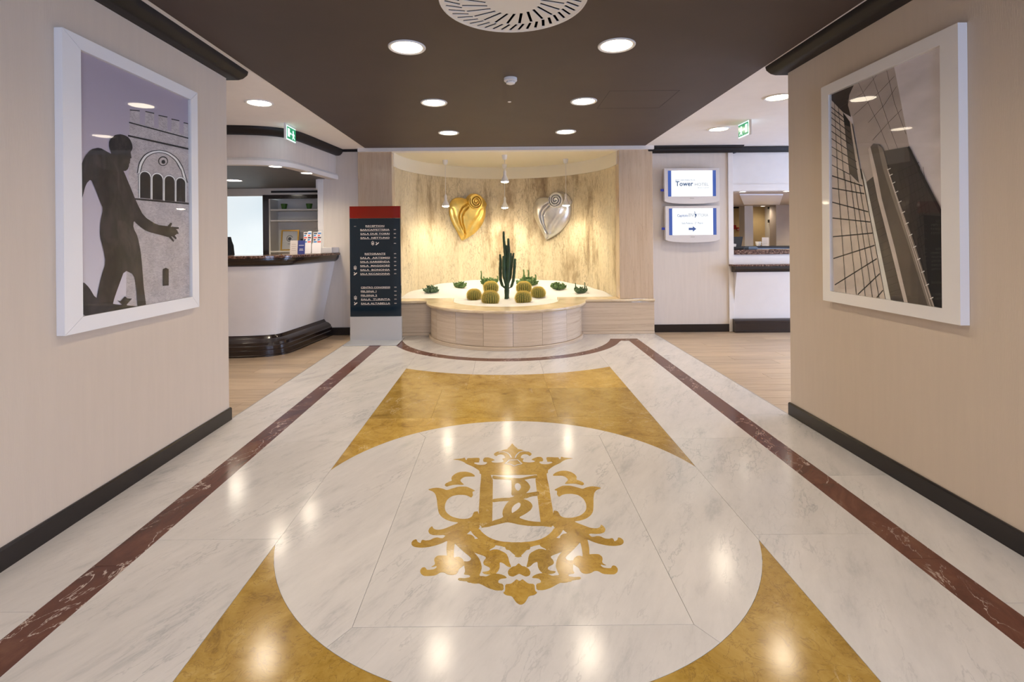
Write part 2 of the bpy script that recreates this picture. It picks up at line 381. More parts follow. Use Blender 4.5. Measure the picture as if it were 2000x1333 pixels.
def chaikin(p, it=1, closed=True):
    for _ in range(it):
        q = []; n = len(p)
        for i in range(n if closed else n - 1):
            a, b = p[i], p[(i + 1) % n]
            q.append((a[0] * .8 + b[0] * .2, a[1] * .8 + b[1] * .2)); q.append((a[0] * .2 + b[0] * .8, a[1] * .2 + b[1] * .8))
        p = q if closed else [p[0]] + q + [p[-1]]
    return p
def arc(cx, cy, r, a0, a1, n=48):
    return [(cx + r * math.cos(a0 + (a1 - a0) * i / n), cy + r * math.sin(a0 + (a1 - a0) * i / n)) for i in range(n + 1)]
def clip(poly, a, b, c):
    """keep the side a*x + b*y <= c of a polygon"""
    out = []; n = len(poly)
    for i in range(n):
        p, q = poly[i], poly[(i + 1) % n]; dp = a * p[0] + b * p[1] - c; dq = a * q[0] + b * q[1] - c
        if dp <= 0: out.append(p)
        if (dp < 0 < dq) or (dq < 0 < dp):
            t = dp / (dp - dq); out.append((p[0] + (q[0] - p[0]) * t, p[1] + (q[1] - p[1]) * t))
    return out
def inset_rect(x0, x1, y0, y1, g=.0007): return [(x0 + g, y0 + g), (x1 - g, y0 + g), (x1 - g, y1 - g), (x0 + g, y1 - g)]
def text_mesh(mb, s, fn, width=None, height=.02, x=0, y=0, align='C', depth=.0006, spacing=1.0, bold=0):
    """flat letters; fn maps (u, v, w) to a point; width stretches the line to that length"""
    cu = bpy.data.curves.new('t', 'FONT'); cu.body = s; cu.size = 1; cu.resolution_u = 2; cu.space_character = spacing; cu.offset = bold
    ob = bpy.data.objects.new('t', cu); COL.objects.link(ob); bpy.context.view_layer.update()
    me = bpy.data.meshes.new_from_object(ob.evaluated_get(bpy.context.evaluated_depsgraph_get()))
    xs = [v.co.x for v in me.vertices]; x0, x1 = min(xs), max(xs)
    k = height / .72; kx = (width / (x1 - x0)) if width else k
    off = {'C': -(x1 - x0) / 2 * kx, 'L': 0, 'R': -(x1 - x0) * kx}[align]
    mb.add([fn(x + off + (v.co.x - x0) * kx, y + v.co.y * k, depth) for v in me.vertices], [tuple(p.vertices) for p in me.polygons])
    bpy.data.objects.remove(ob); bpy.data.curves.remove(cu); bpy.data.meshes.remove(me)
def stroke(mb, pts, wd, fn, d0, d1):
    P = [Vector(p) for p in pts]; L, R = [], []
    for i, p in enumerate(P):
        t = (P[min(i + 1, len(P) - 1)] - P[max(i - 1, 0)]).normalized(); n = Vector((-t.y, t.x)) * wd / 2
        L.append((p + n)[:]); R.append((p - n)[:])
    mb.prism(L + R[::-1], d0, d1, fn)

# ------------------------------------------------------------------ layout constants (metres)
CX = .058                      # axis of the inlaid floor and the niche
XL, XR = -2.09, 2.20           # corridor walls
YP = 3.82                      # where the corridor walls end
YB = 7.28                      # plane of the wall with the screens
H = 2.70
NX, NY, NR = .066, 7.30, 1.64  # the niche's half round
YE = -3.2                      # entrance behind the camera

# ------------------------------------------------------------------ floor
floor = struct('floor', MB().box((-7.2, YE - .3, -.12), (7.2, 11.6, -.011)), 'joint', label='marble and oak floor')
def slab(poly, m, name='marble_slab', z1=0., z0=-.02, bev=.0004, label=None, g=None):
    o = MB().prism(poly, z0, z1, bev=bev).build(name, m, floor)
    if label: o['label'] = label
    return o
GX0, GX1 = CX - 1.0825, CX + 1.0825            # gold field
SI0, SI1, SO0, SO1 = CX - 1.637, CX + 1.637, CX - 1.783, CX + 1.783   # red strips, inner and outer edge
ML, MR = -2.085, 2.185                          # marble meets wood
CR, CYY = 1.1414, 2.601
PC = 7.20                                      # centre of the big arcs
RI, RO, RG = 1.465, 1.60, 2.165
g = .0007
def strip_rows(x0, x1, cuts, m='white_marble', name='marble_slab'):
    for a, b in zip(cuts, cuts[1:]): slab(inset_rect(x0, x1, a, b), m, name)
strip_rows(ML, SO0, [-3.2, -2.16, -1.16, -.16, .84, 1.84, 2.84, 3.84, 4.84, 5.84, 6.84, 7.19])
strip_rows(SO1, MR, [-3.2, -2.16, -1.16, -.16, .84, 1.84, 2.84, 3.84, 4.84, 5.84, 6.84, 7.19])
for x0, x1 in ((SO0, SI0), (SI1, SO1)):
    strip_rows(x0, x1, [-3.2, -1.9, -.6, .62, 1.35, 2.1, 2.75, 3.42, 4.15, 4.92, 5.7, 6.68], 'red_marble', 'red_marble_strip')
# side fields between the gold field and the red strip
cuts = [-3.2, -2.3, -1.1, .05, 1.16, 2.28, 3.39, 4.5, 5.6]
strip_rows(SI0, GX0, cuts); strip_rows(GX1, SI1, cuts)
def outside_arc(x0, x1, y0, y1, r):   # the part of a rectangle in front of an arc about (CX, PC)
    n = 20; pts = [(x0, y0), (x1, y0)]
    top = []
    for i in range(n + 1):
        x = x1 + (x0 - x1) * i / n; dd = r * r - (x - CX) ** 2
        top.append((x, min(y1, PC - math.sqrt(dd)) if dd > 0 else y1))
    return pts + top
slab(outside_arc(SI0 + g, GX0 - g, 5.6 + g, 6.68 - g, RO + g), 'white_marble')
slab(outside_arc(GX1 + g, SI1 - g, 5.6 + g, 6.68 - g, RO + g), 'white_marble')
# red arc round the planter and its two short ends
A = math.acos((PC - 6.68) / RO); a0 = -PI / 2 - A
n_arc = 9
aa = [-PI / 2 - 1.335 + 2.67 * i / n_arc for i in range(n_arc + 1)]
for i in range(n_arc):
    a, b = aa[i] + .0008, aa[i + 1] - .0008
    slab(clip(arc(CX, PC, RI, a, b, 10) + arc(CX, PC, RO, b, a, 10), 0, 1, 6.83), 'red_marble', 'red_marble_strip')
for sx in (-1, 1):
    side = [(CX + sx * (math.sqrt(RO * RO - (PC - y) ** 2) + .0008), y) for y in (6.681, 6.72, 6.76, 6.80, 6.83)]
    slab(side + [(CX + sx * 1.783, 6.83), (CX + sx * 1.783, 6.681)], 'red_marble', 'red_marble_strip')
    # white beyond the strip, up to the low wall
    slab([(CX + sx * 1.10, 6.832), (CX + sx * 1.782, 6.832), (CX + sx * 1.782, 7.19), (CX + sx * 1.10, 7.19)], 'white_marble', z1=-.0006)
slab(arc(CX, PC, RI - g, -PI, 0, 60), 'white_marble', z1=-.0003)
# white apron between red arc and gold field, in three pieces
ap = clip(clip(arc(CX, PC, RO + g, -PI * .98, -PI * .02, 70) + arc(CX, PC, RG - g, -PI * .02, -PI * .98, 70), 1, 0, GX1 - g), -1, 0, -GX0 - g)
for x0, x1 in ((GX0, CX - .36), (CX - .36, CX + .36), (CX + .36, GX1)):
    slab(clip(clip(ap, 1, 0, x1 - g), -1, 0, -x0 - g), 'white_marble')
# gold field behind and in front of the medallion
def gold_back():
    x = 1.0825 - g
    far = [(CX + x * (1 - 2 * i / 30), PC - math.sqrt(RG ** 2 - (x * (1 - 2 * i / 30)) ** 2) - 0) for i in range(31)]
    near = [(CX - x * (1 - 2 * i / 40), CYY + math.sqrt((CR + g) ** 2 - (x * (1 - 2 * i / 40)) ** 2)) for i in range(41)]
    return far + near
gb = gold_back()
r1, r2, r3 = clip(gb, 0, -1, -4.572 - g), clip(clip(gb, 0, 1, 4.572 - g), 0, -1, -3.822 - g), clip(gb, 0, 1, 3.822 - g)
for poly, cs in ((r1, (-.33, .41)), (r2, (-.55, .42)), (r3, (.02,))):
    xs = [GX0 - 1, *cs, GX1 + 1]
    for x0, x1 in zip(xs, xs[1:]): slab(clip(clip(poly, 1, 0, x1 - g / 2), -1, 0, -x0 - g / 2), 'gold_marble', 'gold_marble_slab')
x = 1.0825 - g
gf = [(CX - x * (1 - 2 * i / 40), CYY - math.sqrt((CR + g) ** 2 - (x * (1 - 2 * i / 40)) ** 2)) for i in range(41)] + [(GX1 - g, .17), (GX0 + g, .17)]
for x0, x1 in ((GX0 - 1, CX), (CX, GX1 + 1)):
    slab(clip(clip(gf, 1, 0, x1 - g / 2), -1, 0, -x0 - g / 2), 'gold_marble', 'gold_marble_slab')
strip_rows(GX0, CX, [-3.2, -1.6, -.7, .17]); strip_rows(CX, GX1, [-3.2, -1.6, -.7, .17])
# the medallion: an inner rectangle and four outer pieces
MX0, MX1, MY0, MY1 = -.535, .662, 1.752, 3.45
circ = clip(clip(arc(CX, CYY, CR - g, 0, 2 * PI, 120)[:-1], 1, 0, GX1 - g), -1, 0, -GX0 - g)
slab(inset_rect(MX0, MX1, MY0, MY1), 'white_marble', label='plain centre of the medallion')
def ray(px, py):
    dx, dy = px - CX, py - CYY; l = math.hypot(dx, dy); return dx / l, dy / l
corners = [(MX0, MY0), (MX1, MY0), (MX1, MY1), (MX0, MY1)]
for i in range(4):
    p, q = corners[i], corners[(i + 1) % 4]
    poly = circ
    for (rx, ry), sgn in ((ray(*p), 1), (ray(*q), -1)):      # between the two rays
        poly = clip(poly, sgn * ry, -sgn * rx, sgn * (ry * CX - rx * CYY) - g)
    if i == 0: poly = clip(poly, 0, 1, MY0 - g)
    if i == 1: poly = clip(poly, -1, 0, -MX1 - g)
    if i == 2: poly = clip(poly, 0, -1, -MY1 - g)
    if i == 3: poly = clip(poly, 1, 0, MX0 - g)
    slab(poly, 'white_marble')

# inlaid crest: traced in small windows of the photograph, laid on the floor plane
T1 = lambda p: on_z(870 + p[0] * .13, 850 + p[1] * .13)
T2 = lambda p: on_z(800 + p[0] * .105, 910 + p[1] * .105)
T3 = lambda p: on_z(1000 + p[0] * .115, 910 + p[1] * .115)
T4 = lambda p: on_z(800 + p[0] * .12, 1030 + p[1] * .12)
T5 = lambda p: on_z(1000 + p[0] * .12, 1030 + p[1] * .12)
AX = .060
def mirror(poly): return [(2 * AX - x, y) for x, y in poly]
sym = {
 'crown': [T1(p) for p in [(1005,125),(985,165),(940,205),(945,215),(880,225),(850,240),(780,255),(735,285),(745,310),(775,322),(800,300),(840,293),(880,300),(905,330),(905,350),(860,360),(875,375),(885,395),(870,410),(790,420),(720,415),(700,405),(705,395),(755,380),(720,360),(690,350),(650,338),(600,340),(575,365),(575,395),(590,408),(630,408),(635,425),(610,445),(560,452),(500,450),(440,430),(445,415),(520,415),(515,395),(525,375),(520,345),(450,345),(400,350),(340,350),(330,375),(315,380),(300,340),(260,355),(200,360),(110,370),(220,382),(290,410),(320,435),(430,480),(490,520),(520,540),(525,592),(720,606),(1046,603)]],
 'pillar': [T2(p) for p in [(1325,80),(1550,185),(1545,640),(1538,1035),(1535,1132),(1300,1165),(1285,850),(1300,640),(1310,400),(1330,230)]],
 'volute': [T2(p) for p in [(1285,850),(1200,860),(1180,900),(1160,950),(1100,985),(1000,995),(900,985),(780,950),(700,890),(665,840),(655,780),(660,720),(690,650),(740,600),(800,565),(900,545),(1000,545),(1080,560),(1145,600),(1170,570),(1180,545),(1165,485),(1225,470),(1170,440),(1070,395),(1000,390),(900,395),(780,430),(690,460),(620,430),(520,412),(430,420),(335,447),(430,480),(480,530),(505,620),(520,760),(540,880),(590,950),(680,1010),(790,1045),(910,1060),(1100,1180),(1310,1170)]],
 'upper_leaf': [T2(p) for p in [(910,1058),(880,1080),(760,1130),(640,1180),(560,1195),(490,1195),(440,1170),(420,1125),(370,1165),(345,1220),(370,1270),(430,1295),(530,1300),(650,1290),(690,1345),(960,1345),(1080,1262),(1130,1215),(1165,1215),(1310,1168),(1290,1040)]],
 'bowl': [T4(p) for p in [(1150,25),(1200,90),(1290,160),(1400,210),(1530,240),(1700,250)]] + [T5(p) for p in [(0,252),(108,250),(112,312)]] + [T4(p) for p in [(1570,332),(1500,310),(1410,297),(1250,262),(1140,192),(1060,130),(1010,60),(975,0)]],
 'pendant': [T4(p) for p in [(1570,320),(1590,372),(1640,375),(1680,415),(1745,470)]] + [T5(p) for p in [(60,482),(122,498),(110,250)]] + [T4((1600, 270))],
 'foliage': [T4(p) for p in [(600,125),(760,30),(940,120),(1000,125),(1050,160),(1060,200),(1140,185),(1250,230),(1400,270),(1395,320),(1290,378),(1340,400),(1310,495),(1200,455),(1100,430),(1040,408),(900,420),(820,350),(760,290),(735,270),(615,222),(530,265),(430,300),(300,330),(180,340),(70,325),(30,290),(30,250),(60,215),(112,198),(130,245),(180,265),(185,240),(200,213),(235,213),(250,222),(330,215),(395,180),(450,170),(500,182),(545,185)]],
 'stem': [T4(p) for p in [(760,275),(820,350),(900,420),(970,475),(1005,515),(985,550),(940,565),(878,558),(890,640),(905,720),(880,775),(980,785),(985,820),(900,835),(835,850),(850,880),(1000,890),(1000,915),(1070,925),(1150,920),(1240,802),(1130,800),(1160,730),(1178,660),(1160,580),(1130,510),(1090,460),(1040,405),(1000,300)]],
 'cluster': [T4(p) for p in [(617,215),(605,300),(600,380),(610,470),(570,465),(520,465),(450,470),(405,510),(400,550),(415,590),(405,620),(345,655),(400,648),(438,635),(440,660),(400,690),(330,700),(280,700),(265,670),(240,655),(200,665),(170,710),(180,760),(230,800),(320,800),(420,790),(500,740),(560,740),(620,775),(700,785),(760,770),(790,730),(800,690),(850,650),(890,625),(890,575),(860,520),(810,490),(760,488),(720,505),(720,400),(730,300),(742,265)]],
 'flower': [T5(p) for p in [(420,360),(500,360),(560,380),(640,390),(730,398),(840,395),(640,470),(630,500),(670,540),(685,580),(670,610),(630,630),(590,650),(580,680),(610,710),(720,725),(690,755),(600,770),(510,765),(450,710),(420,650),(415,565),(350,590),(300,640),(240,660),(235,640),(260,560),(265,500),(290,430)]],
 'lower_leaf': [T5(p) for p in [(320,830),(350,795),(420,765),(520,750),(600,775),(660,800),(740,790),(830,790),(960,830),(1060,815),(1110,815),(1125,840),(1090,860),(990,860),(960,895),(850,890),(760,920),(640,990),(520,1030),(400,1030),(390,930),(470,910),(470,870),(430,840)]],
 'trefoil': [T5(p) for p in [(130,590),(170,625),(190,640),(235,645),(300,690),(325,740),(310,790),(250,810),(200,790),(150,765),(139,765)]],
 'finial': [T5(p) for p in [(147,885),(195,850),(230,880),(290,925),(390,930),(400,1040),(440,1070),(390,1110),(300,1125),(270,1180),(240,1230),(200,1260),(171,1267)]],
 'hook': [T2(p) for p in [(650,370),(670,335),(740,300),(790,285),(775,235),(800,190),(870,140),(960,115),(1060,115),(1150,140),(1210,180),(1215,205),(1150,205),(1050,205),(990,225),(950,260),(945,290),(980,325),(1015,355),(960,360),(900,355),(820,360),(750,375),(690,395)]],
}
AXIS = ('crown', 'bowl', 'pendant', 'trefoil', 'finial')
lift = .0004
for nm, poly in sym.items():
    pieces = (poly, mirror(poly))
    if nm in AXIS:      # close the half shape with its own mirror image
        n = len(poly); near = [abs(x - AX) for x, y in poly]
        k = min(range(n), key=lambda i: near[i] + near[(i + 1) % n])
        chain = [poly[(k + 1 + i) % n] for i in range(n)]; ax = (chain[0][0] + chain[-1][0]) / 2
        chain = [(AX, chain[0][1])] + [(x + AX - ax, y) for x, y in chain[1:-1]] + [(AX, chain[-1][1])]
        pieces = (chain + mirror(chain)[::-1][1:-1],)
    for k, q in enumerate(pieces):
        lift += .00002
        slab(chaikin(q), 'gold_marble', 'gold_inlay', z1=lift, z0=-.004, bev=0)
mono = [
 [T1(p) for p in [(705,613),(780,625),(900,640),(1000,650),(1130,655),(1230,630),(1375,603),(1385,650),(1280,655),(1190,675),(1100,685),(1000,680),(900,668),(705,668)]],
 [T2(p) for p in [(1535,627),(1700,605),(1900,600)]] + [T3(p) for p in [(100,470),(240,472),(462,438),(466,512),(340,522),(230,562),(100,580)]] + [T2(p) for p in [(1850,660),(1700,665),(1535,687)]],
 [T3(p) for p in [(-15,205),(200,235),(270,290),(315,360),(290,420),(230,474),(60,510),(-15,510),(-5,380)]],
 [T2(p) for p in [(1850,655),(1780,740),(1735,830),(1725,900),(1745,970),(1535,1035),(1300,1165),(1500,1130),(1680,1085),(1810,1055)]] + [T3(p) for p in [(0,975),(120,1005),(300,1028),(520,1030),(760,1020),(740,940),(520,962),(380,955),(250,935),(105,885),(230,820),(320,755),(353,690),(330,640),(280,600),(225,578),(100,555)]],
]
for q in mono:
    lift += .00002; slab(chaikin(q), 'gold_marble', 'gold_inlay', z1=lift, z0=-.004, bev=0)
lift += .0002
for q in ([T3(p) for p in [(100,300),(140,320),(155,370),(130,415),(100,435),(60,400),(45,350),(60,310)]],
          [T3(p) for p in [(115,628),(148,650),(140,700),(90,755),(30,795),(0,812),(-8,770),(0,720),(40,670)]]):
    slab(chaikin(q), 'white_marble', 'white_inlay', z1=lift, z0=-.004, bev=0)
for pts, closed in (([(800,262),(880,255),(930,272),(965,300),(990,342)], 0), ([(1265,250),(1170,245),(1110,262),(1070,300),(1048,345)], 0),
            ([(900,435),(960,380),(1085,375),(1150,435)], 0), ([(920,440),(985,445),(1035,470),(1080,450),(1140,438)], 0)):
    mb = MB(); stroke(mb, [T1(p) for p in pts], .0075, None, -.004, lift); mb.build('white_inlay', 'white_marble', floor)

# oak planks in the two side lobbies
def planks(x0, x1, y0, y1, wd=.19, ln=1.35):
    y = y0; r = 0
    while y < y1 - .02:
        xa = x0 - (0, .55, .95, .3)[r % 4]
        while xa < x1:
            a, b = max(xa, x0), min(xa + ln, x1)
            if b - a > .03: slab(inset_rect(a, b, y, min(y + wd, y1), .0012), 'oak', 'oak_plank', z1=-.0005)
            xa += ln
        y += wd; r += 1
planks(-5.3, ML - .008, YP - .15, YB + .03); planks(MR + .008, 5.3, YP - .15, YB + .03)
for xx in (ML - .004, MR + .004):
    MB().box((xx - .004, YP - .1, -.012), (xx + .004, 7.19, .0008)).build('edge_strip', 'metal_trim', floor)
for a, b in (((-7.1, YP - .15), (-5.3, 9.3)), ((5.3, YP - .15), (7.1, 11.3)), ((-5.3, YB + .03), (-2.4, 9.3)), ((2.3, YB + .03), (5.3, 11.3))):
    slab([(a[0], a[1]), (b[0], a[1]), (b[0], b[1]), (a[0], b[1])], 'oak', 'oak_plank', z1=-.0005)

# ------------------------------------------------------------------ walls
struct('wall_daylight_block', MB().box((XL, YE - .06, -.01), (CX - .03, YE, H)), 'wall_fabric')  # unseen wall added to keep daylight out of the entrance's left half
struct('wall_left', MB().box((-7.2, YE, -.01), (XL, YP, H)), 'wall_fabric')
struct('wall_right', MB().box((XR, -.4, -.01), (7.2, YP, H)).box((XR, YE, -.01), (XR + .3, -2.8, H)).box((XR, -2.8, 2.3), (XR + .3, -.4, H)), 'wall_fabric')
struct('baseboard_right', MB().sweep([(6.9, YP), (XR, YP), (XR, -.38)], [(0, 0), (.014, 0), (.014, .086), (.009, .095), (0, .095)]), 'base_dark')
struct('baseboard_left', MB().sweep([(XL, YE + .02), (XL, YP), (-6.9, YP)], [(0, 0), (.014, 0), (.014, .086), (.009, .095), (0, .095)]), 'base_dark')
CORN = [(0, 2.612), (.035, 2.610), (.062, 2.616), (.086, 2.634), (.103, 2.660), (.108, 2.668), (.112, 2.690), (.112, 2.699), (0, 2.699)]
struct('trim_1', MB().sweep([(XL, YE + .02), (XL, YP), (-6.9, YP)], CORN), 'cornice_wood', smooth=.5)
struct('trim_2', MB().sweep([(6.9, YP), (XR, YP), (XR, YE + .02)], CORN), 'cornice_wood', smooth=.5)
# wall with the screens, and its left twin behind the sign
struct('wall_back_right', MB().box((2.19, YB, -.01), (3.37, YB + .2, H)), 'lobby_wall')
struct('wall_back_left', MB().box((-2.60, YB, -.01), (-2.06, YB + .25, H)), 'lobby_wall')
struct('baseboard_back_right', MB().box((2.19, YB - .016, 0), (3.375, YB, .112), .003), 'base_dark')
struct('baseboard_back_left', MB().box((-2.47, YB - .016, 0), (-2.06, YB, .112), .003), 'base_dark')
struct('trim_3', MB().box((3.30, YB - .02, .0), (3.372, YB, 2.60), .003), 'white_paint')
struct('trim_4', MB().sweep([(2.20, YB + .0), (2.20, YB - .001), (3.40, YB - .001), (3.40, YB + .12)], [(0, 2.603), (.03, 2.601), (.055, 2.612), (.07, 2.63), (.075, 2.66), (.095, 2.672), (.10, 2.699), (0, 2.699)]), 'cornice_wood', smooth=.5)
struct('trim_5', MB().box((-2.36, YB - .03, 2.665), (-2.05, YB, 2.699), .004), 'cornice_wood')
struct('trim_6', MB().box((-2.665, YB - .012, 1.2), (-2.585, YB + .26, 2.285), .003).box((-2.70, YB + .02, 2.13), (-2.665, YB + .2, 2.285), .003), 'white_paint')
# outer shell, far from view; its unseen windows are added to let bluish daylight in
for nm, sg, y1, wn, we in (('wall_far_left', -1, 9.5, 'window_added_4', 4.6), ('wall_far_right', 1, 11.6, 'window_added_5', 7.1)):
    xa, xb = 7.2 * sg, 7.35 * sg
    struct(nm, MB().box((xa, YP, -.01), (xb, 3.9, H)).box((xa, we, -.01), (xb, y1, H)).box((xa, 3.9, 2.5), (xb, we, H)), 'lobby_wall')
    wf = struct(wn, MB().box((7.25 * sg, 3.9, 0), (7.31 * sg, 3.96, 2.5)).box((7.25 * sg, we - .06, 0), (7.31 * sg, we, 2.5)).box((7.25 * sg, (3.9 + we) / 2 - .03, 0), (7.31 * sg, (3.9 + we) / 2 + .03, 2.44)).box((7.25 * sg, 3.96, 2.44), (7.31 * sg, we - .06, 2.5)), 'metal_trim')
    for a, b in ((3.96, (3.9 + we) / 2 - .03), ((3.9 + we) / 2 + .03, we - .06)): MB().box((7.276 * sg, a, 0), (7.284 * sg, b, 2.44)).build('pane', 'pane_glass', wf)
    q = bpy.data.lights.new('lobby_portal', 'AREA'); q.shape = 'RECTANGLE'; q.size = we - 3.9; q.size_y = 2.5; q.cycles.is_portal = True
    o = bpy.data.objects.new('lobby_portal', q); COL.objects.link(o); o.location = (7.22 * sg, (3.9 + we) / 2, 1.25); o.rotation_euler = (PI / 2, 0, PI / 2 * sg)

# ------------------------------------------------------------------ ceiling
BX0, BX1, BY1 = -1.938, 2.071, 7.155
ceil = struct('ceiling', MB().box((-7.2, YE, H), (7.2, YB + .02, H + .08)).box((2.2, YB + .02, H), (7.2, 11.6, H + .08)), 'ceiling_white')
MB().box((BX0, YE + .1, H - .004), (BX1, BY1, H + .001)).build('brown_panel', 'ceiling_brown', ceil)
mb = MB()
hx0, hx1, hy0, hy1 = .99, 1.62, 4.515, 5.112
for a, b in (((hx0, hy0), (hx1, hy0 + .004)), ((hx0, hy1), (hx1, hy1 + .004)), ((hx0, hy0), (hx0 + .004, hy1)), ((hx1, hy0), (hx1 + .004, hy1))):
    mb.box((a[0], a[1], H - .0046), (b[0], b[1], H - .0035))
mb.build('hatch_joint', 'hatch_line', ceil)
# the beam above the niche
struct('trim_7', MB().box((-2.05, 7.165, 2.648), (2.2, YB + .03, H)), 'white_paint')

# ------------------------------------------------------------------ niche: half round wall of stone panels, fascia, ceiling
NW = struct('wall_niche', MB().sweep(arc(NX, NY, NR + .035, PI, 0, 64), [(0, -.01), (-.16, -.01), (-.16, 2.70), (0, 2.70)]), 'joint_dark')
na = 12
for i in range(na):
    a, b = PI - PI * i / na - .0006, PI - PI * (i + 1) / na + .0006
    jog = .0015 * (i % 2)
    path = arc(NX, NY, NR + jog, a, b, 6)
    MB().sweep(path, [(0, .30), (-.03, .30), (-.03, 2.66), (0, 2.66)]).build('stone_panel', 'niche_stone', NW, smooth=.5)
fp = arc(NX, NY, NR - .018, PI, 0, 72)
struct('trim_8', MB().sweep(fp, [(0, 2.455), (-.03, 2.455), (-.03, 2.70), (0, 2.70)]), 'niche_ceiling', smooth=.5)
struct('ceiling_niche', MB().prism(arc(NX, NY, NR + .15, 0, PI, 48), 2.658, 2.74), 'niche_ceiling')
# pilasters beside it
struct('trim_9', MB().box((-2.06, 7.215, .50), (NX - NR + .004, YB + .3, 2.65), .003), 'travertine_upright')
struct('trim_10', MB().box((NX + NR - .004, 7.215, .50), (2.19, YB + .3, 2.65), .003), 'travertine_upright')

# ------------------------------------------------------------------ planter
pl = thing('planter', (CX, 7.2, 0), 'round fronted travertine planter with low side walls below the stone niche', 'planter')
R0 = 1.075
PCY = 7.22
core = arc(CX, PCY, R0 - .03, -PI, 0, 60) + [(2.17, PCY), (2.17, 7.46), (.82, 7.46)] + arc(CX, PCY, .79, 0, -PI, 40)[0:] + [(-.70, 7.46), (-2.05, 7.46), (-2.05, PCY)]
MB().prism([(x, y) for x, y in core], .002, .455).build('core', 'joint', pl)
ang = [-PI + .10, -2.62, -2.22, -1.845, -1.50, -1.145, -.76, -.36, -.08]
for a, b in zip(ang, ang[1:]):
    MB().sweep(arc(CX, PCY, R0 - .03, a + .0012, b - .0012, 10), [(0, .045), (.028, .045), (.03, .047), (.03, .453), (.028, .455), (0, .455)]).build('facing_panel', 'travertine_level', pl, smooth=.5)
for x0, x1 in ((-2.05, CX - 1.05), (CX + 1.05, 2.185)):
    MB().box((x0, 7.175, .045), (x1, 7.23, .455), .002).build('facing_panel', 'travertine_level', pl)
    MB().box((x0, 7.165, 0.0), (x1, 7.23, .043), .004).build('base_moulding', 'travertine_level', pl)
MB().sweep(arc(CX, PCY, R0, -PI + .06, -.06, 60), [(-.03, 0), (.028, 0), (.028, .03), (.02, .043), (-.03, .043)]).build('base_moulding', 'travertine_level', pl, smooth=.5)
# cap: rounded edge ring and ledges
MB().prism([(-2.05, 7.215), (CX - 1.10, 7.215)] + arc(CX, PCY, 1.125, -PI + .02, -.02, 64) + [(2.185, 7.215), (2.185, 7.23), (1.735, 7.23), (1.735, 7.5), (CX + .77, 7.5)] + arc(CX, PCY + .0, .76, 0, -PI, 48) + [(CX - .77, 7.5), (-1.60, 7.5), (-1.60, 7.23), (-2.05, 7.23)], .462, .499).build('cap', 'cap_stone', pl)
MB().sweep(arc(CX, PCY, 1.125, -PI + .05, -.05, 64), [(0, .460), (.008, .462), (.014, .470), (.014, .488), (.008, .497), (0, .499)]).build('cap_edge', 'cap_stone', pl, smooth=.8)
for x0, x1 in ((-2.05, CX - 1.12), (CX + 1.12, 2.19)):
    MB().sweep([(x0, 7.217), (x1, 7.217)], [(0, .460), (.05, .460), (.058, .468), (.058, .488), (.05, .498), (0, .499)]).build('cap_edge', 'cap_stone', pl, smooth=.8)

# sand filling
def sand_z(x, y):
    d = math.hypot(x - CX, y - 7.2); base = .468
    if y > 7.45: base += .20 * min(1, ((y - 7.45) / 1.45)) ** .8
    return base + .006 * math.sin(x * 9 + y * 5) + .005 * math.sin(y * 13 - x * 4)
mb = MB(); nu, nv = 96, 60
vs_ = []; fs = []; idx = {}
for j in range(nv + 1):
    y = 6.45 + (8.925 - 6.45) * j / nv
    if y < 7.47: hw = math.sqrt(max(0, .785 ** 2 - (min(y, 7.22) - PCY) ** 2)) if y < 7.22 else .785
    else: hw = math.sqrt(max(.0, (NR - .004) ** 2 - (max(y, NY) - NY) ** 2))
    if hw < .01: hw = .01
    cx = CX if y < 7.47 else NX
    for i in range(nu + 1):
        x = cx + hw * (2 * i / nu - 1); vs_.append((x, y, sand_z(x, y)))
for j in range(nv):
    for i in range(nu):
        a = j * (nu + 1) + i; fs.append((a, a + 1, a + nu + 2, a + nu + 1))
mb.add(vs_, fs)
sand = mb.build('sand', 'sand', None, smooth=3)
origin(sand, (CX, 7.4, .46)); tag(sand, 'white sand filling the planter round the cacti', 'sand'); sand['kind'] = 'stuff'

# golden barrel cacti
def barrel_proto():
    ribs, seg, st = 22, 132, 18; mb = MB(); vs_, fs = [], []
    def surf(th, ph):
        rib = .5 + .5 * math.cos(ribs * th); rr = 1 - .13 * (1 - rib) * math.sin(ph) ** .5
        dip = .10 * math.exp(-(ph / .35) ** 2)
        return (rr * math.sin(ph), math.cos(ph) * .95 - dip)
    for j in range(st + 1):
        ph = .06 + (2.45 - .06) * j / st
        for i in range(seg):
            th = 2 * PI * i / seg; r, z = surf(th, ph); vs_.append((r * math.cos(th), r * math.sin(th), z + .72))
    for j in range(st):
        for i in range(seg):
            i2 = (i + 1) % seg; fs.append((j * seg + i, j * seg + i2, (j + 1) * seg + i2, (j + 1) * seg + i))
    fs.append(tuple(range(seg))); fs.append(tuple(st * seg + i for i in range(seg))[::-1])
    mb.add(vs_, fs)
    sp = MB()
    for k in range(ribs):
        th = 2 * PI * k / ribs
        for j in range(16):
            ph = .22 + j * .135; r, z = surf(th, ph); p = Vector((r * math.cos(th), r * math.sin(th), z + .72)); nrm = Vector((math.cos(th) * math.sin(ph), math.sin(th) * math.sin(ph), math.cos(ph)))
            for q in range(8):
                d = (nrm + Vector((random.uniform(-1, 1), random.uniform(-1, 1), random.uniform(-1, 1))) * .85).normalized()
                l = random.uniform(.14, .25); o1 = d.orthogonal().normalized() * .016; o2 = d.cross(o1)
                sp.add([p + o1, p - o1 * .5 + o2 * .8, p - o1 * .5 - o2 * .8, p + d * l], [(0, 1, 3), (1, 2, 3), (2, 0, 3)])
    wl = MB().lathe([(.30, 1.555), (.26, 1.60), (.15, 1.625), (.02, 1.63)], seg=20)
    return mb, sp, wl
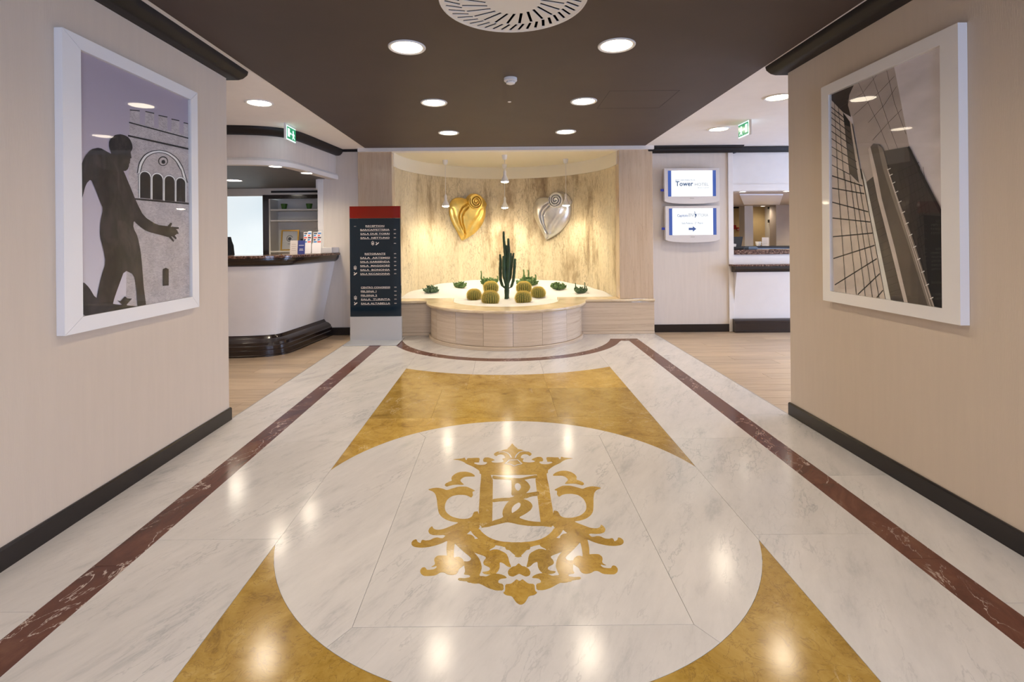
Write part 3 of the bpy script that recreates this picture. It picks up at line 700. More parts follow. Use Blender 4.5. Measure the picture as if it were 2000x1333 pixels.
bm_, sp_, wl_ = barrel_proto()
BL = [((925.8, 588.5), .105, 'ball cactus at the outer left of the front clumps'),
      ((958.7, 582.5), .114, 'ball cactus behind its left clump, left of the tall cactus'),
      ((957.7, 594.5), .121, 'frontmost ball cactus left of the tall cactus'),
      ((1023.8, 582.0), .114, 'ball cactus at the back of the right clump, right of the tall cactus'),
      ((1022.3, 593.5), .112, 'frontmost ball cactus right of the tall cactus'),
      ((1051.8, 586.0), .104, 'ball cactus at the outer right of the front clumps')]
first = None
for (px, py), r, lab in BL:
    x, y = on_z(px, py - 2, .47); y += r * .4
    if first is None:
        t = thing('barrel_cactus', (x, y, sand_z(x, y) - .012), 'golden spined ' + lab, 'cactus', 'golden ball cacti in the sand')
        bm_.build('body', 'cactus_green', t, smooth=3, local=True); s = sp_.build('spines', 'spine_yellow', t, local=True); s['kind'] = 'stuff'
        wl_.build('crown_wool', 'wool', t, smooth=3, local=True); first = t
    else:
        t = copy_tree(first); t['label'] = 'golden spined ' + lab; t.location = (x, y, sand_z(x, y) - .012)
    t.scale = (r, r, r * .92); t.rotation_euler = (0, 0, random.uniform(0, 6))

# tall column cactus
ex, ey = on_z(989.6, 586, .47); ey += .04
tc_ = thing('column_cactus', (ex, ey, .455), 'tall dark green branching column cactus in the middle of the sand', 'cactus')
def column(pts, rads, name='stem', ribs=5):
    P = [Vector((ex + p[0], ey + p[1], .45 + p[2])) for p in pts]
    mb = MB(); vs_, fs = [], []; seg = 20; n = 0; PP, RR = [], []
    for i in range(len(P) - 1):
        for k in range(5):
            t = k / 5; PP.append(P[i].lerp(P[i + 1], t)); RR.append(rads[i] * (1 - t) + rads[i + 1] * t)
    PP.append(P[-1]); RR.append(rads[-1]); PP.append(P[-1] + (P[-1] - P[-2]).normalized() * rads[-1] * .6); RR.append(rads[-1] * .35)
    for i, p in enumerate(PP):
        w_ = RR[i] * (1 + .08 * math.sin(i * 2.1))
        for k in range(seg):
            a = 2 * PI * k / seg; r = w_ * (.72 + .34 * abs(math.cos(ribs * a / 2)) ** .8); vs_.append((p.x + r * math.cos(a), p.y + r * math.sin(a), p.z))
    n = len(PP)
    for i in range(n - 1):
        for k in range(seg):
            k2 = (k + 1) % seg; fs.append((i * seg + k, i * seg + k2, (i + 1) * seg + k2, (i + 1) * seg + k))
    fs.append(tuple((n - 1) * seg + k for k in range(seg)))
    mb.add(vs_, fs); o = mb.build(name, 'euphorbia_green', tc_, smooth=3)
    th = MB()
    for i in range(1, n - 1):
        for k in range(ribs):
            a = 2 * PI * k / ribs; d = Vector((math.cos(a), math.sin(a), .25)); p = PP[i] + Vector((math.cos(a), math.sin(a), 0)) * RR[i] * 1.0
            th.tube([p, p + d * .010], [.0022, .0005], 4)
    s = th.build('thorns', 'thorn', o); s['kind'] = 'stuff'
    s.matrix_parent_inverse = Matrix(); s.location = (0, 0, 0)
    s.data.transform(Matrix.Translation((-ex, -ey, -.455)))
u = .0072  # metres per picture pixel at this depth, in the window of the trunk
K = .12 * 7.42 / F
def cp(tx, ty, dy=0): return ((tx - 165) * K, dy, (1210 - ty) * K)
column([cp(165, 1215), cp(168, 1000), cp(172, 850), cp(165, 640), cp(150, 450), cp(135, 300), cp(125, 180), cp(125, 75)], [.034, .036, .03, .03, .026, .022, .018, .014])
column([cp(168, 960, -.02), cp(185, 800, -.03), cp(205, 560, -.02), cp(205, 380, 0), cp(200, 190, 0)], [.028, .03, .028, .023, .016])
column([cp(150, 1010, .0), cp(95, 960, 0), cp(65, 860, 0), cp(62, 700, 0), cp(70, 560, .01), cp(62, 450, .01)], [.016, .022, .022, .024, .020, .014])
column([cp(185, 1010, .0), cp(240, 985, 0), cp(275, 880, 0), cp(290, 760, 0), cp(300, 620, 0), cp(310, 525, .01)], [.016, .020, .022, .022, .021, .017])
column([cp(155, 930, -.03), cp(125, 800, -.045), cp(118, 640, -.045), cp(120, 480, -.03)], [.022, .026, .026, .018])
column([cp(185, 930, .02), cp(225, 830, .04), cp(240, 640, .04), cp(242, 430, .03)], [.02, .024, .023, .014])
column([cp(200, 880, .05), cp(240, 700, .06), cp(265, 560, .06), cp(287, 430, .06)], [.018, .021, .019, .013])
column([cp(160, 900, .05), cp(150, 700, .07), cp(165, 520, .07), cp(170, 300, .06)], [.02, .024, .022, .014])

# low succulents in a row at the back
def bush(name, px, py, z, wpx, hpx, mt, label, n, spread, up=()):
    x, y = on_z(px, py, z); sz = y / F; W, Hh = wpx * sz, hpx * sz
    zz = sand_z(x, y) - .005
    t = thing(name, (x, y, zz), label, 'succulent', 'low succulents along the back of the sand')
    rnd = random.Random(int(px)); n = int(n * 1.6)
    for i in range(n):
        a = rnd.uniform(0, 2 * PI); rr = math.sqrt(rnd.random()) * W * .5; h = Hh * rnd.uniform(.45, .85) * (1 - .35 * (rr / (W * .5)) ** 2) if up else Hh * rnd.uniform(.55, 1) * (1 - .4 * (rr / (W * .5)) ** 2)
        bx, by = x + .2 * rr * math.cos(a), y + .2 * rr * math.sin(a); tx, ty = x + rr * math.cos(a), y + rr * math.sin(a) * .8
        r = W * .055
        mb = MB().tube([(bx, by, zz - .004), ((bx + tx) / 2, (by + ty) / 2, zz + h * .35), (tx, ty, zz + h * .8), (tx + .3 * r * math.cos(a), ty, zz + h)], [r * .8, r * 1.25, r * 1.35, r * .6], 8)
        o = mb.build('stem', mt, t, smooth=3)
        lf = MB()
        for q in range(15):
            b = rnd.uniform(0, 2 * PI); f_ = rnd.uniform(.15, 1); pz = zz + h * f_; c0 = Vector((bx + (tx - bx) * f_, by + (ty - by) * f_, pz))
            d = Vector((math.cos(b), math.sin(b), rnd.uniform(.1, .9))).normalized(); s1 = d.orthogonal().normalized(); s2 = d.cross(s1); L_ = r * rnd.uniform(1.8, 3.0)
            lf.tube([c0, c0 + d * L_ * .6, c0 + d * L_], [r * .45, r * .85, r * .3], 6)
        l = lf.build('leaves', mt, o, smooth=3); l['kind'] = 'stuff'
        l.data.transform(Matrix.Translation((-x, -y, -zz)))
    for ux, uh in up:
        r = W * .04; X = x + ux * sz; h = uh * sz
        MB().tube([(X * .6 + x * .4, y, zz), (X, y, zz + h * .5), (X + r * .4, y, zz + h * .8), (X - r * .2, y, zz + h)], [r, r * 1.2, r * .8, r * .9], 8).build('stem', mt, t, smooth=3)
bush('succulent', 842, 569, .565, 29, 15, 'bush_grey', 'grey green succulent clump at the far left of the sand', 13, 1)
bush('succulent', 899, 562, .59, 28, 14, 'bush_green', 'low bright green succulent clump below the golden heart', 14, 1)
bush('succulent', 957, 559, .60, 35, 20, 'bush_green', 'succulent clump with one tall shoot, left of the tall cactus', 15, 1, [(-17, 29), (-12, 18), (15, 19)])
bush('succulent', 1029, 557, .61, 42, 19, 'bush_green', 'succulent with two upright arms, right of the tall cactus', 15, 1, [(-6, 31), (3, 30), (17, 21), (-4, 20)])
bush('succulent', 1090, 562, .59, 31, 15, 'bush_green', 'spreading green succulent below the silver heart', 16, 1)
bush('succulent', 1133, 568, .565, 29, 14, 'bush_grey', 'sparse grey green succulent with upright shoots at the far right of the sand', 8, 1, [(-9, 20), (9, 21), (12, 14)])

# ------------------------------------------------------------------ heart reliefs
def heart(name, mt, centre_px, label, mirror_=False):
    out = [(580,310),(520,288),(440,280),(370,288),(300,325),(255,390),(235,470),(225,560),(235,660),(262,760),(312,880),(372,990),(430,1100),(490,1232),(560,1195),(660,1140),(770,1065),(860,970),(930,870),(980,760),(1005,660),(1010,560),(1008,490),(1042,420),(1010,360),(970,290),(910,230),(840,190),(770,180),(700,195),(640,230),(600,280)]
    ox, oy = 620, 690
    x, z = on_y(*centre_px, 8.62)
    d = math.atan2(NY - 8.75, NX - x); rz = d + PI / 2         # face the middle of the niche
    yy = NY + math.sqrt((NR) ** 2 - (x - NX) ** 2)
    S = .09 * 8.62 / F
    t = thing(name, (x, yy - .012, z), label, 'wall sculpture', rz=rz)
    k = S / abs(math.cos(rz))
    loc = lambda px, py: ((px - ox) * k, -(py - oy) * S)
    O = [Vector(loc(*p)) for p in chaikin(out, 1)]
    # resample the outline evenly by angle
    nA, nR = 200, 60
    def edge(th):
        dd = Vector((math.cos(th), math.sin(th))); best = 0
        for i in range(len(O)):
            a, b = O[i], O[(i + 1) % len(O)]; e = b - a; den = dd.x * e.y - dd.y * e.x
            if abs(den) < 1e-9: continue
            s1 = (a.x * e.y - a.y * e.x) / den; s2 = (a.x * dd.y - a.y * dd.x) / den
            if s1 > 0 and -1e-6 <= s2 <= 1 + 1e-6: best = max(best, s1)
        return best
    cre = [[Vector(loc(*p)) for p in c] for c in ([(585,425),(480,500),(415,620),(400,720),(430,850),(490,980),(540,1080),(535,1150),(500,1215)], [(600,495),(510,590),(468,700),(480,850),(520,970),(542,1080)])]
    soft = [[Vector(loc(*p)) for p in c] for c in ([(890,560),(840,680),(740,800),(660,930),(620,1050)], [(280,560),(300,700),(350,830),(430,980)])]
    def dist(p, pl_):
        best = 9
        for a, b in zip(pl_, pl_[1:]):
            e = b - a; tt = max(0, min(1, (p - a).dot(e) / e.length_squared)); best = min(best, (p - (a + e * tt)).length)
        return best
    vs_, fs = [], []
    for i in range(nA):
        th = 2 * PI * i / nA; R_ = edge(th)
        for j in range(nR + 1):
            r = j / nR; p = Vector((math.cos(th), math.sin(th))) * R_ * r
            h = .09 * max(0, 1 - r ** 3.0) ** .6 + .04
            d1, d2 = dist(p, cre[0]), dist(p, cre[1])
            h -= (.055 * math.exp(-(d1 / .012) ** 2) + .05 * math.exp(-(d2 / .012) ** 2)) * min(1, (1 - r) * 8 + .25)
            h -= .016 * math.exp(-(dist(p, soft[0]) / .035) ** 2) + .014 * math.exp(-(dist(p, soft[1]) / .03) ** 2)
            vs_.append((p.x, -max(.02, h), p.y))
        vs_.append((math.cos(th) * R_ * .985, .0, math.sin(th) * R_ * .985))
    m = nR + 2
    for i in range(nA):
        i2 = (i + 1) % nA
        for j in range(m - 1): fs.append((i * m + j, i2 * m + j, i2 * m + j + 1, i * m + j + 1))
    MB().add(vs_, fs).build('heart_body', mt, t, smooth=3, local=True, weld=True)
    # coiled shell
    cx_, cz_ = loc(748, 372); RX, RZ = 172 * k, 190 * S
    vs_, fs = [], []; nA, nR = 96, 44
    for i in range(nA):
        th = 2 * PI * i / nA
        for j in range(nR + 1):
            r = j / nR; h = .155 + .02 * (1 - r) - .12 * max(0, (r - .82) / .18) ** 2
            turn = (th / (2 * PI)) ; best = 9
            for q in range(-1, 4):
                rs = .10 + .25 * (turn + q)
                if .10 < rs < .76: best = min(best, abs(r - rs))
            h -= .055 * math.exp(-(best / .036) ** 2)
            vs_.append((cx_ + RX * r * math.cos(-th + .4), -h, cz_ + RZ * r * math.sin(-th + .4)))
    for i in range(nA):
        i2 = (i + 1) % nA
        for j in range(nR): fs.append((i * (nR + 1) + j, i2 * (nR + 1) + j, i2 * (nR + 1) + j + 1, i * (nR + 1) + j + 1))
    MB().add(vs_, fs).build('coiled_shell', mt, t, smooth=3, local=True, weld=True)
    return t
heart('heart_relief', 'gold_leaf', (910.8, 422), 'golden heart relief with a coiled shell on the niche wall')
heart('heart_relief', 'silver_leaf', (1081, 420.5), 'silver heart relief with a coiled shell on the niche wall')

# ------------------------------------------------------------------ pendant lamps
def pendant(px, py, Y, label):
    x, z = on_y(px, py, Y)      # middle of the glowing face
    t = thing('pendant_lamp', (x, Y, z), label, 'pendant lamp', 'bulb pendants in the niche')
    MB().lathe([(.022, 2.585), (.036, 2.60), (.044, 2.656), (.044, 2.6575)], (x, Y, 0), 20).build('ceiling_cup', 'plastic_white', t, smooth=SM)
    MB().tube([(x, Y, z + .18), (x, Y, 2.59)], .0042, 8).build('cord', 'plastic_white', t, smooth=3)
    MB().lathe([(.018, z + .11), (.022, z + .115), (.022, z + .165), (.012, z + .185), (.006, z + .20)], (x, Y, 0), 18).build('socket', 'plastic_white', t, smooth=SM)
    MB().lathe([(.060, z + .004), (.063, z + .012), (.058, z + .03), (.040, z + .065), (.026, z + .095), (.022, z + .115)], (x, Y, 0), 24, caps=False).build('bulb', 'plastic_white', t, smooth=SM)
    MB().lathe([(.002, z - .012), (.03, z - .009), (.05, z - .002), (.059, z + .006)], (x, Y, 0), 24).build('bulb_face', 'pendant_glow', t, smooth=3)
    l = bpy.data.lights.new('bulb_light', 'SPOT'); l.energy = SPOT_W; l.color = (1, .90, .70); l.spot_size = math.radians(150); l.spot_blend = 1; l.shadow_soft_size = .045
    o = bpy.data.objects.new('bulb_light', l); COL.objects.link(o); o.parent = t; o.location = (0, 0, -.03)
pendant(870.5, 403.5, 8.05, 'white bulb pendant on a thin cord left of the golden heart')
pendant(986, 356, 7.62, 'short white bulb pendant highest and nearest over the tall cactus')
pendant(986, 406.5, 8.55, 'long white bulb pendant between the two hearts')
pendant(1105.5, 402, 8.05, 'white bulb pendant in front of the silver heart')

# ------------------------------------------------------------------ ceiling downlights
def downlight(x, y, label, group, z=H - .004, r=.117, glow='lamp_glow', power=1):
    t = thing('downlight', (x, y, z), label, 'downlight', group)
    MB().lathe([(r * .86, -.001), (r * .98, -.009), (r * 1.06, -.010), (r * 1.10, -.005), (r * 1.10, 0)], seg=40, caps=False).build('trim_ring', 'plastic_white', t, smooth=SM, local=True)
    MB().lathe([(r * .90, -.0045), (r * .45, -.0065), (.004, -.007)], seg=40).build('diffuser', glow, t, smooth=3, local=True)
    l = bpy.data.lights.new('lamp_light', 'SPOT'); l.energy = power * DOWN_W * (r / .117) ** 1.6; l.color = WARM; l.spot_size = math.radians(150); l.spot_blend = 1; l.shadow_soft_size = r * .85
    o = bpy.data.objects.new('lamp_light', l); COL.objects.link(o); o.parent = t; o.location = (0, 0, -.012)
    return t
for yy, row in ((3.456, 'nearest row'), (4.84, 'middle row'), (6.19, 'far row')):
    for xx, side in ((-.64, 'left'), (.808, 'right')):
        downlight(xx, yy, f'round downlight of the {row} in the brown ceiling, {side} one', 'downlights in the brown ceiling')
for yy, row in ((2.07, 'first'), (.69, 'second'), (-.69, 'third'), (-2.07, 'fourth')):
    for xx, side in ((-.64, 'left'), (.808, 'right')):
        downlight(xx, yy, f'downlight of the {row} row outside the view towards the entrance, {side} one', 'unseen downlights in the brown ceiling')
downlight(-2.314, 4.81, 'round downlight in the pale ceiling above the left lobby', 'downlights in the pale side ceilings', H)
downlight(2.659, 4.78, 'round downlight in the pale right ceiling cut by the pier', 'downlights in the pale side ceilings', H)
downlight(2.681, 6.137, 'round downlight in the pale right ceiling beside the exit sign', 'downlights in the pale side ceilings', H)
for xx, yy, lab in ((-3.9, 4.81, 'nearer one over the left lobby'), (4.1, 4.78, 'nearer one over the right lobby'), (4.1, 6.137, 'one before the bar'), (5.6, 4.78, 'outermost one over the right lobby'), (-5.4, 4.81, 'outermost one over the left lobby')):
    downlight(xx, yy, 'pale ceiling downlight hidden by a pier, ' + lab, 'unseen downlights in the pale ceilings', H)

# ------------------------------------------------------------------ air diffuser, smoke detector, small sensor
dx, dy = .078, 2.795
t = thing('air_diffuser', (dx, dy, H - .004), 'round white swirl air diffuser with slots at the top of the ceiling', 'air vent')
def swirl_plate():
    cu = bpy.data.curves.new('p', 'CURVE'); cu.dimensions = '2D'; cu.fill_mode = 'BOTH'; cu.extrude = .002
    def spl(pts):
        s = cu.splines.new('POLY'); s.points.add(len(pts) - 1)
        for q, p in zip(s.points, pts): q.co = (p[0], p[1], 0, 1)
        s.use_cyclic_u = True
    spl(arc(0, 0, .405, 0, 2 * PI, 96)[:-1])
    for n, ra, rb, wd, tw, ph in ((44, .300, .383, .0085, .20, .0), (24, .155, .292, .0085, .28, .06)):
        for i in range(n):
            a = 2 * PI * i / n + ph
            p = Vector((ra * math.cos(a - tw / 2), ra * math.sin(a - tw / 2))); q = Vector((rb * math.cos(a + tw / 6), rb * math.sin(a + tw / 6))); d_ = (q - p).normalized(); nn = Vector((-d_.y, d_.x)) * wd
            spl([(p - nn)[:], (q - nn)[:], (q + nn)[:], (p + nn)[:]])
    ob = bpy.data.objects.new('p', cu); COL.objects.link(ob); bpy.context.view_layer.update()
    me = bpy.data.meshes.new_from_object(ob.evaluated_get(bpy.context.evaluated_depsgraph_get()))
    mb = MB().add([(v.co.x, v.co.y, v.co.z - .006) for v in me.vertices], [tuple(p.vertices) for p in me.polygons])
    bpy.data.objects.remove(ob); bpy.data.curves.remove(cu); bpy.data.meshes.remove(me); return mb
swirl_plate().build('slotted_plate', 'plastic_white', t, local=True)
MB().lathe([(.395, -.0018), (.01, -.0018)], seg=64).build('plenum_shade', 'dark_void', t, local=True)  # black disc stands in for the shade in the hollow behind the slots
MB().lathe([(.398, -.001), (.402, -.010), (.412, -.010), (.416, -.004), (.416, 0)], seg=72, caps=False).build('rim', 'plastic_white', t, smooth=SM, local=True)
t = thing('smoke_detector', (.088, 4.14, H - .004), 'small round white smoke detector on the brown ceiling', 'smoke detector')
MB().lathe([(.054, 0), (.054, -.022), (.050, -.026), (.038, -.028)], seg=32).build('base', 'plastic_white', t, smooth=SM, local=True)
MB().lathe([(.034, -.028), (.034, -.036)], seg=32, caps=False).build('dark_gap', 'plastic_grey', t, local=True)
MB().lathe([(.038, -.036), (.036, -.044), (.022, -.05), (.002, -.051)], seg=32).build('cap', 'plastic_white', t, smooth=SM, local=True)
for k in range(6):
    a = k * PI / 3; MB().box((-.004, -.004, -.038), (.004, .004, -.027)).build('fin', 'plastic_white', t, local=True).location = (.034 * math.cos(a), .034 * math.sin(a), 0)
t = MB().lathe([(.017, 0), (.017, -.003), (.010, -.006), (.002, -.0065)], (0, 0, 0), 20).build('ceiling_sensor', 'plastic_white', None, smooth=SM)
t.location = (.091, 4.838, H - .004); tag(t, 'tiny white dot sensor on the brown ceiling behind the smoke detector', 'sensor')

# ------------------------------------------------------------------ exit signs
def exit_sign(x, y0, y1, z0, z1, face, label, arrow):
    t = thing('exit_sign', (x, y0 if face > 0 else y0, z1), label, 'exit sign', 'green exit signs hung from the ceiling')
    ORG[t.name] = (x, y0, z1)
    MB().box((x - .02, y0 - .04, z1 + .045), (x + .02, y1, H - .001), .004).build('ceiling_mount', 'plastic_white', t)
    MB().box((x - .011, y0 - .034, z0 - .012), (x + .011, y0 - .0125, z1 + .05), .004).build('arm', 'plastic_white', t)
    MB().box((x - .006, y0 - .012, z0), (x + .006, y1, z1), .002).build('light_panel', 'exit_white', t)
    W, Hh = y1 - y0, z1 - z0
    fn = lambda u_, v_, d_: (x + face * (.006 + d_), y0 + u_, z0 + v_)
    MB().prism([(.012, .012), (W - .004, .012), (W - .004, Hh - .012), (.012, Hh - .012)], 0, .001, fn).build('green_face', 'exit_green', t)
    fig = MB()
    fig.prism([(.03, .035), (.085, .035), (.085, Hh - .03), (.03, Hh - .03)], .001, .002, fn)                    # doorway
    c = W - .075
    fig.prism(arc(c, Hh * .70, .017, 0, 2 * PI, 12)[:-1], .001, .002, fn)                                       # head
    fig.prism([(c - .012, Hh * .60), (c + .018, Hh * .60), (c + .045, Hh * .45), (c + .036, Hh * .42), (c + .018, Hh * .52), (c + .02, Hh * .36), (c + .05, Hh * .18), (c + .036, Hh * .15), (c + .005, Hh * .30), (c - .008, Hh * .15), (c - .024, Hh * .15), (c - .012, Hh * .34), (c - .016, Hh * .48), (c - .034, Hh * .40), (c - .04, Hh * .44)], .001, .002, fn)
    a = W * .43
    fig.prism([(a - .028, Hh * .50), (a, Hh * .60), (a, Hh * .54), (a + .024, Hh * .54), (a + .024, Hh * .46), (a, Hh * .46), (a, Hh * .40)], .001, .002, fn)
    fig.build('pictogram', 'exit_white', t)
yl0, zl = on_x(558.5, 243.5, -2.42)
yl1, _ = on_x(576.5, 252, -2.42); _, zl0 = on_x(558.5, 271, -2.42)
exit_sign(-2.42, yl0, yl1, zl0, zl, 1, 'green running man exit sign hanging above the left reception counter', 0)
yr0, zr = on_x(1463.5, 234.5, 2.83); _, zr0 = on_x(1463.5, 262, 2.83); yr1, _ = on_x(1443, 245, 2.83)
exit_sign(2.83, yr0, yr1, zr0, zr, -1, 'green running man exit sign hanging from the pale right ceiling', 0)

# ------------------------------------------------------------------ framed pictures on the corridor walls
def framed(name, X, side, y0, y1, z0, z1, iy0, iy1, iz0, iz1, label, seams):
    """side = +1: the picture hangs on the left wall and looks to +x"""
    t = thing(name, (X, (y0 + y1) / 2, z0), label, 'picture', 'framed photographs on the corridor walls')
    wall = XL if side > 0 else XR; dep = abs(X - wall) - .001
    fn = lambda u_, v_, d_: (X + side * d_, u_, v_)
    th = .0013
    o = [(y0, z0), (y1, z0), (y1, z1), (y0, z1)]; q = [(iy0, iz0), (iy1, iz0), (iy1, iz1), (iy0, iz1)]
    for i in range(4):
        j = (i + 1) % 4; a, b, c, d_ = Vector(o[i]), Vector(o[j]), Vector(q[j]), Vector(q[i])
        e = (b - a).normalized() * (th if seams else 0)
        MB().prism([(a + e)[:], (b - e)[:], (c - e)[:], (d_ + e)[:]], -dep, 0, fn, bev=0).build('frame_rail', 'frame_white', t)
    MB().prism([(y0 + .03, z0 + .03), (y1 - .03, z0 + .03), (y1 - .03, z1 - .03), (y0 + .03, z1 - .03)], -dep, -.022, fn).build('backing_board', 'print_black', t)
    MB().prism([(iy0 - .004, iz0 - .004), (iy1 + .004, iz0 - .004), (iy1 + .004, iz1 + .004), (iy0 - .004, iz1 + .004)], -.0075, -.0055, fn).build('glass_pane', 'pane_glass', t)
    return t, fn
# left: dark statue before a brick tower
LX = -2.05
pl_, pfn = framed('framed_photograph', LX, 1, 2.345, 3.39, .922, 2.372, 2.449, 3.318, .998, 2.306, 'white framed photograph of a dark statue before a brick tower on left wall', True)
pr = MB(); LAY = ['print_sky', 'print_tower', 'print_line', 'print_black', 'print_bronze', 'print_light', 'print_sky_pale', 'print_bronze_mid']
def pclip(poly, b): 
    return clip(clip(clip(clip(poly, 1, 0, b[1]), -1, 0, -b[0]), 0, 1, b[3]), 0, -1, -b[2])
LB = (2.446, 3.321, .995, 2.309)
dep = [-.0212]
def lay(mb, names, m, poly, fn, box, smooth=0):
    mb.cur = names.index(m); dep[0] += .00008
    p = pclip(chaikin(poly, smooth) if smooth else poly, box)
    if len(p) > 2: mb.prism(p, dep[0] - .00004, dep[0], fn)
def PL(p): return on_x(100 + p[0] * .4804, 40 + p[1] * .4804, LX)
def PQ(p): return on_x(150 + p[0] * .285, 240 + p[1] * .285, LX)
def layL(m, pts, f=PL, smooth=0): lay(pr, LAY, m, [f(p) for p in pts], pfn, LB, smooth)
lay(pr, LAY, 'print_sky', [(2.4, .9), (3.4, .9), (3.4, 2.4), (2.4, 2.4)], pfn, LB)
layL('print_tower', [(333, 410), (575, 470), (575, 1160), (318, 1200), (333, 480)])
for a in ([(335, 362), (375, 366), (375, 422), (335, 410)], [(397, 368), (433, 376), (432, 436), (396, 428)], [(450, 384), (486, 391), (486, 448), (450, 440)], [(502, 399), (534, 406), (534, 460), (502, 452)], [(551, 414), (575, 419), (575, 468), (551, 464)]):
    layL('print_tower', a)
    layL('print_line', [a[0], a[1], (a[1][0], a[1][1] + 4), (a[0][0], a[0][1] + 4)])
for a, b, h in (((331, 412), (575, 478), 5), ((327, 465), (575, 520), 7), ((350, 722), (575, 742), 7)):
    layL('print_line', [a, b, (b[0], b[1] + h), (a[0], a[1] + h)])
ring = [(365 + 0, 620), (372, 580), (392, 548), (420, 532), (455, 527), (490, 535), (525, 560), (548, 598), (560, 640), (566, 660)]
ring = chaikin(ring, 2, False)
def ring_in(d): return [(465 + (x_ - 465) * (1 - d / 95), y_ + d * (.9 if y_ < 600 else .3)) for x_, y_ in ring]
layL('print_light', ring + ring_in(9)[::-1]); layL('print_line', ring_in(-2) + ring_in(1.5)[::-1]); layL('print_line', ring_in(9) + ring_in(12)[::-1])
layL('print_line', arc(468, 572, 20, 0, 2 * PI, 20)[:-1]); layL('print_tower', arc(468, 573, 16, 0, 2 * PI, 20)[:-1]); layL('print_line', arc(469, 575, 8, 0, 2 * PI, 16)[:-1])
for i, (x0, x1, yt, yb) in enumerate(((375, 417, 614, 722), (425, 466, 622, 728), (474, 514, 630, 733), (521, 557, 638, 736))):
    xm, rw = (x0 + x1) / 2, (x1 - x0) / 2
    def arch(g): return [(x0 - g, yb)] + [(xm - (rw + g) * math.cos(a), yt + rw + i * .6 - (rw + g) * 1.05 * math.sin(a) + 3 * (1 - math.cos(a))) for a in [PI * q / 14 for q in range(15)]] + [(x1 + g, yb + 3)]
    layL('print_line', arch(6)); layL('print_light', arch(5)); layL('print_black', arch(0))
layL('print_line', [(466, 1012), (478, 1006), (490, 1012), (490, 1078), (466, 1080)])
# a plain bronze figure seen from behind, one arm held out
layL('print_bronze', [(245,205),(180,168),(120,182),(80,230),(52,300),(45,420),(38,590),(62,520),(88,420),(122,385),(150,450),(180,530),(205,590),(185,680),(182,780),(205,860),(222,960),(190,1060),(165,1180),(140,1310),(265,1300),(275,1220),(310,1120),(350,1010),(415,1040),(430,1130),(440,1285),(500,1275),(480,1120),(470,980),(460,880),(440,780),(410,720),(412,670),(440,700),(500,745),(600,770),(650,785),(700,770),(715,745),(690,720),(640,708),(570,700),(480,640),(430,540),(390,440),(350,345),(330,300),(300,230)], PQ, 1)
layL('print_bronze', [(245,160),(246,130),(256,108),(270,98),(284,84),(302,80),(322,78),(340,82),(358,88),(374,98),(386,112),(394,128),(402,148),(405,170),(400,188),(392,200),(393,212),(396,228),(398,240),(388,246),(390,256),(386,264),(388,274),(382,282),(380,300),(372,318),(358,330),(338,330),(326,322),(300,285),(262,220)], PQ)
for q in ([(640,712),(650,700),(664,684),(674,690),(664,712),(660,730)], [(668,712),(718,716),(720,727),(680,733)], [(680,735),(716,752),(716,764),(672,750)], [(672,750),(704,790),(698,800),(660,765)], [(655,765),(686,806),(682,818),(645,780)]): layL('print_bronze', q, PQ)
layL('print_bronze_mid', [(250,230),(300,300),(340,400),(385,520),(400,640),(380,640),(340,560),(300,420),(262,320)], PQ, 1)
layL('print_bronze_mid', [(300,660),(370,690),(420,780),(440,880),(400,960),(350,880),(300,760)], PQ, 1)
layL('print_bronze_mid', [(130,200),(190,190),(225,240),(220,330),(170,300),(135,260)], PQ, 1)
layL('print_bronze', [(25,1110),(70,1090),(110,1130),(150,1200),(240,1240),(480,1262),(520,1340),(25,1345)], PQ, 1)
layL('print_bronze', [(300,1215),(320,1225),(352,1190),(370,1205),(400,1205),(365,1245),(372,1290),(320,1290),(330,1245)], PQ)
pr.build('print', LAY, pl_)
# right: tall facades seen from below with a pipe
RX_ = 2.155
pr_t, rfn = framed('framed_photograph', RX_, -1, 2.352, 3.358, .932, 2.358, 2.450, 3.284, 1.000, 2.290, 'white framed photograph of tall gridded facades and a pipe on right wall', False)
pr = MB(); dep[0] = -.0212
RAY = ['print_sky_pale', 'print_slab', 'print_slab_dark', 'print_facade', 'print_line', 'print_light', 'print_dim', 'print_dim_dark', 'print_black', 'print_pipe_edge', 'print_pipe', 'print_pipe_mid']
RB = (2.447, 3.287, .997, 2.293)
def R1(p): return on_x(1600 + p[0] * .2026, 80 + p[1] * .2026, RX_)
def R2(p): return on_x(1600 + p[0] * .2101, 330 + p[1] * .2101, RX_)
def layR(m, pts): lay(pr, RAY, m, pts, rfn, RB)
def lineR(m, a, b, wd):
    a, b = Vector(a), Vector(b); n = (b - a).normalized(); n = Vector((-n.y, n.x)) * wd / 2; layR(m, [(a + n)[:], (b + n)[:], (b - n)[:], (a - n)[:]])
a1 = lambda *q: [R1(p) for p in q]
a2 = lambda *q: [R2(p) for p in q]
layR('print_sky_pale', [(2.4, .9), (3.4, .9), (3.4, 2.4), (2.4, 2.4)])
layR('print_slab', a1((60, 530), (684, 250), (700, 320), (830, 1020), (860, 1060)) + a2((760, 300), (420, 900), (360, 0)) + a1((285, 730), (80, 560)))
layR('print_slab_dark', a1((60, 530), (300, 428), (258, 520), (245, 620), (275, 735), (200, 690), (80, 570)))
for q in (((345, 405), (395, 510), (540, 810), (640, 1060)), ((480, 345), (660, 880), (720, 1040)), ((615, 285), (690, 600), (800, 900)), ((520, 330), (380, 510), (160, 650)), ((690, 340), (560, 480), (300, 720)), ((710, 440), (590, 620), (440, 790)), ((760, 660), (640, 780), (480, 960))):
    for p, s in zip(q, q[1:]): lineR('print_dim', R1(p), R1(s), .0022)
layR('print_facade', a1((78, 560), (200, 690), (290, 800), (385, 1333)) + a2((585, 1215), (110, 1145), (80, 0)))
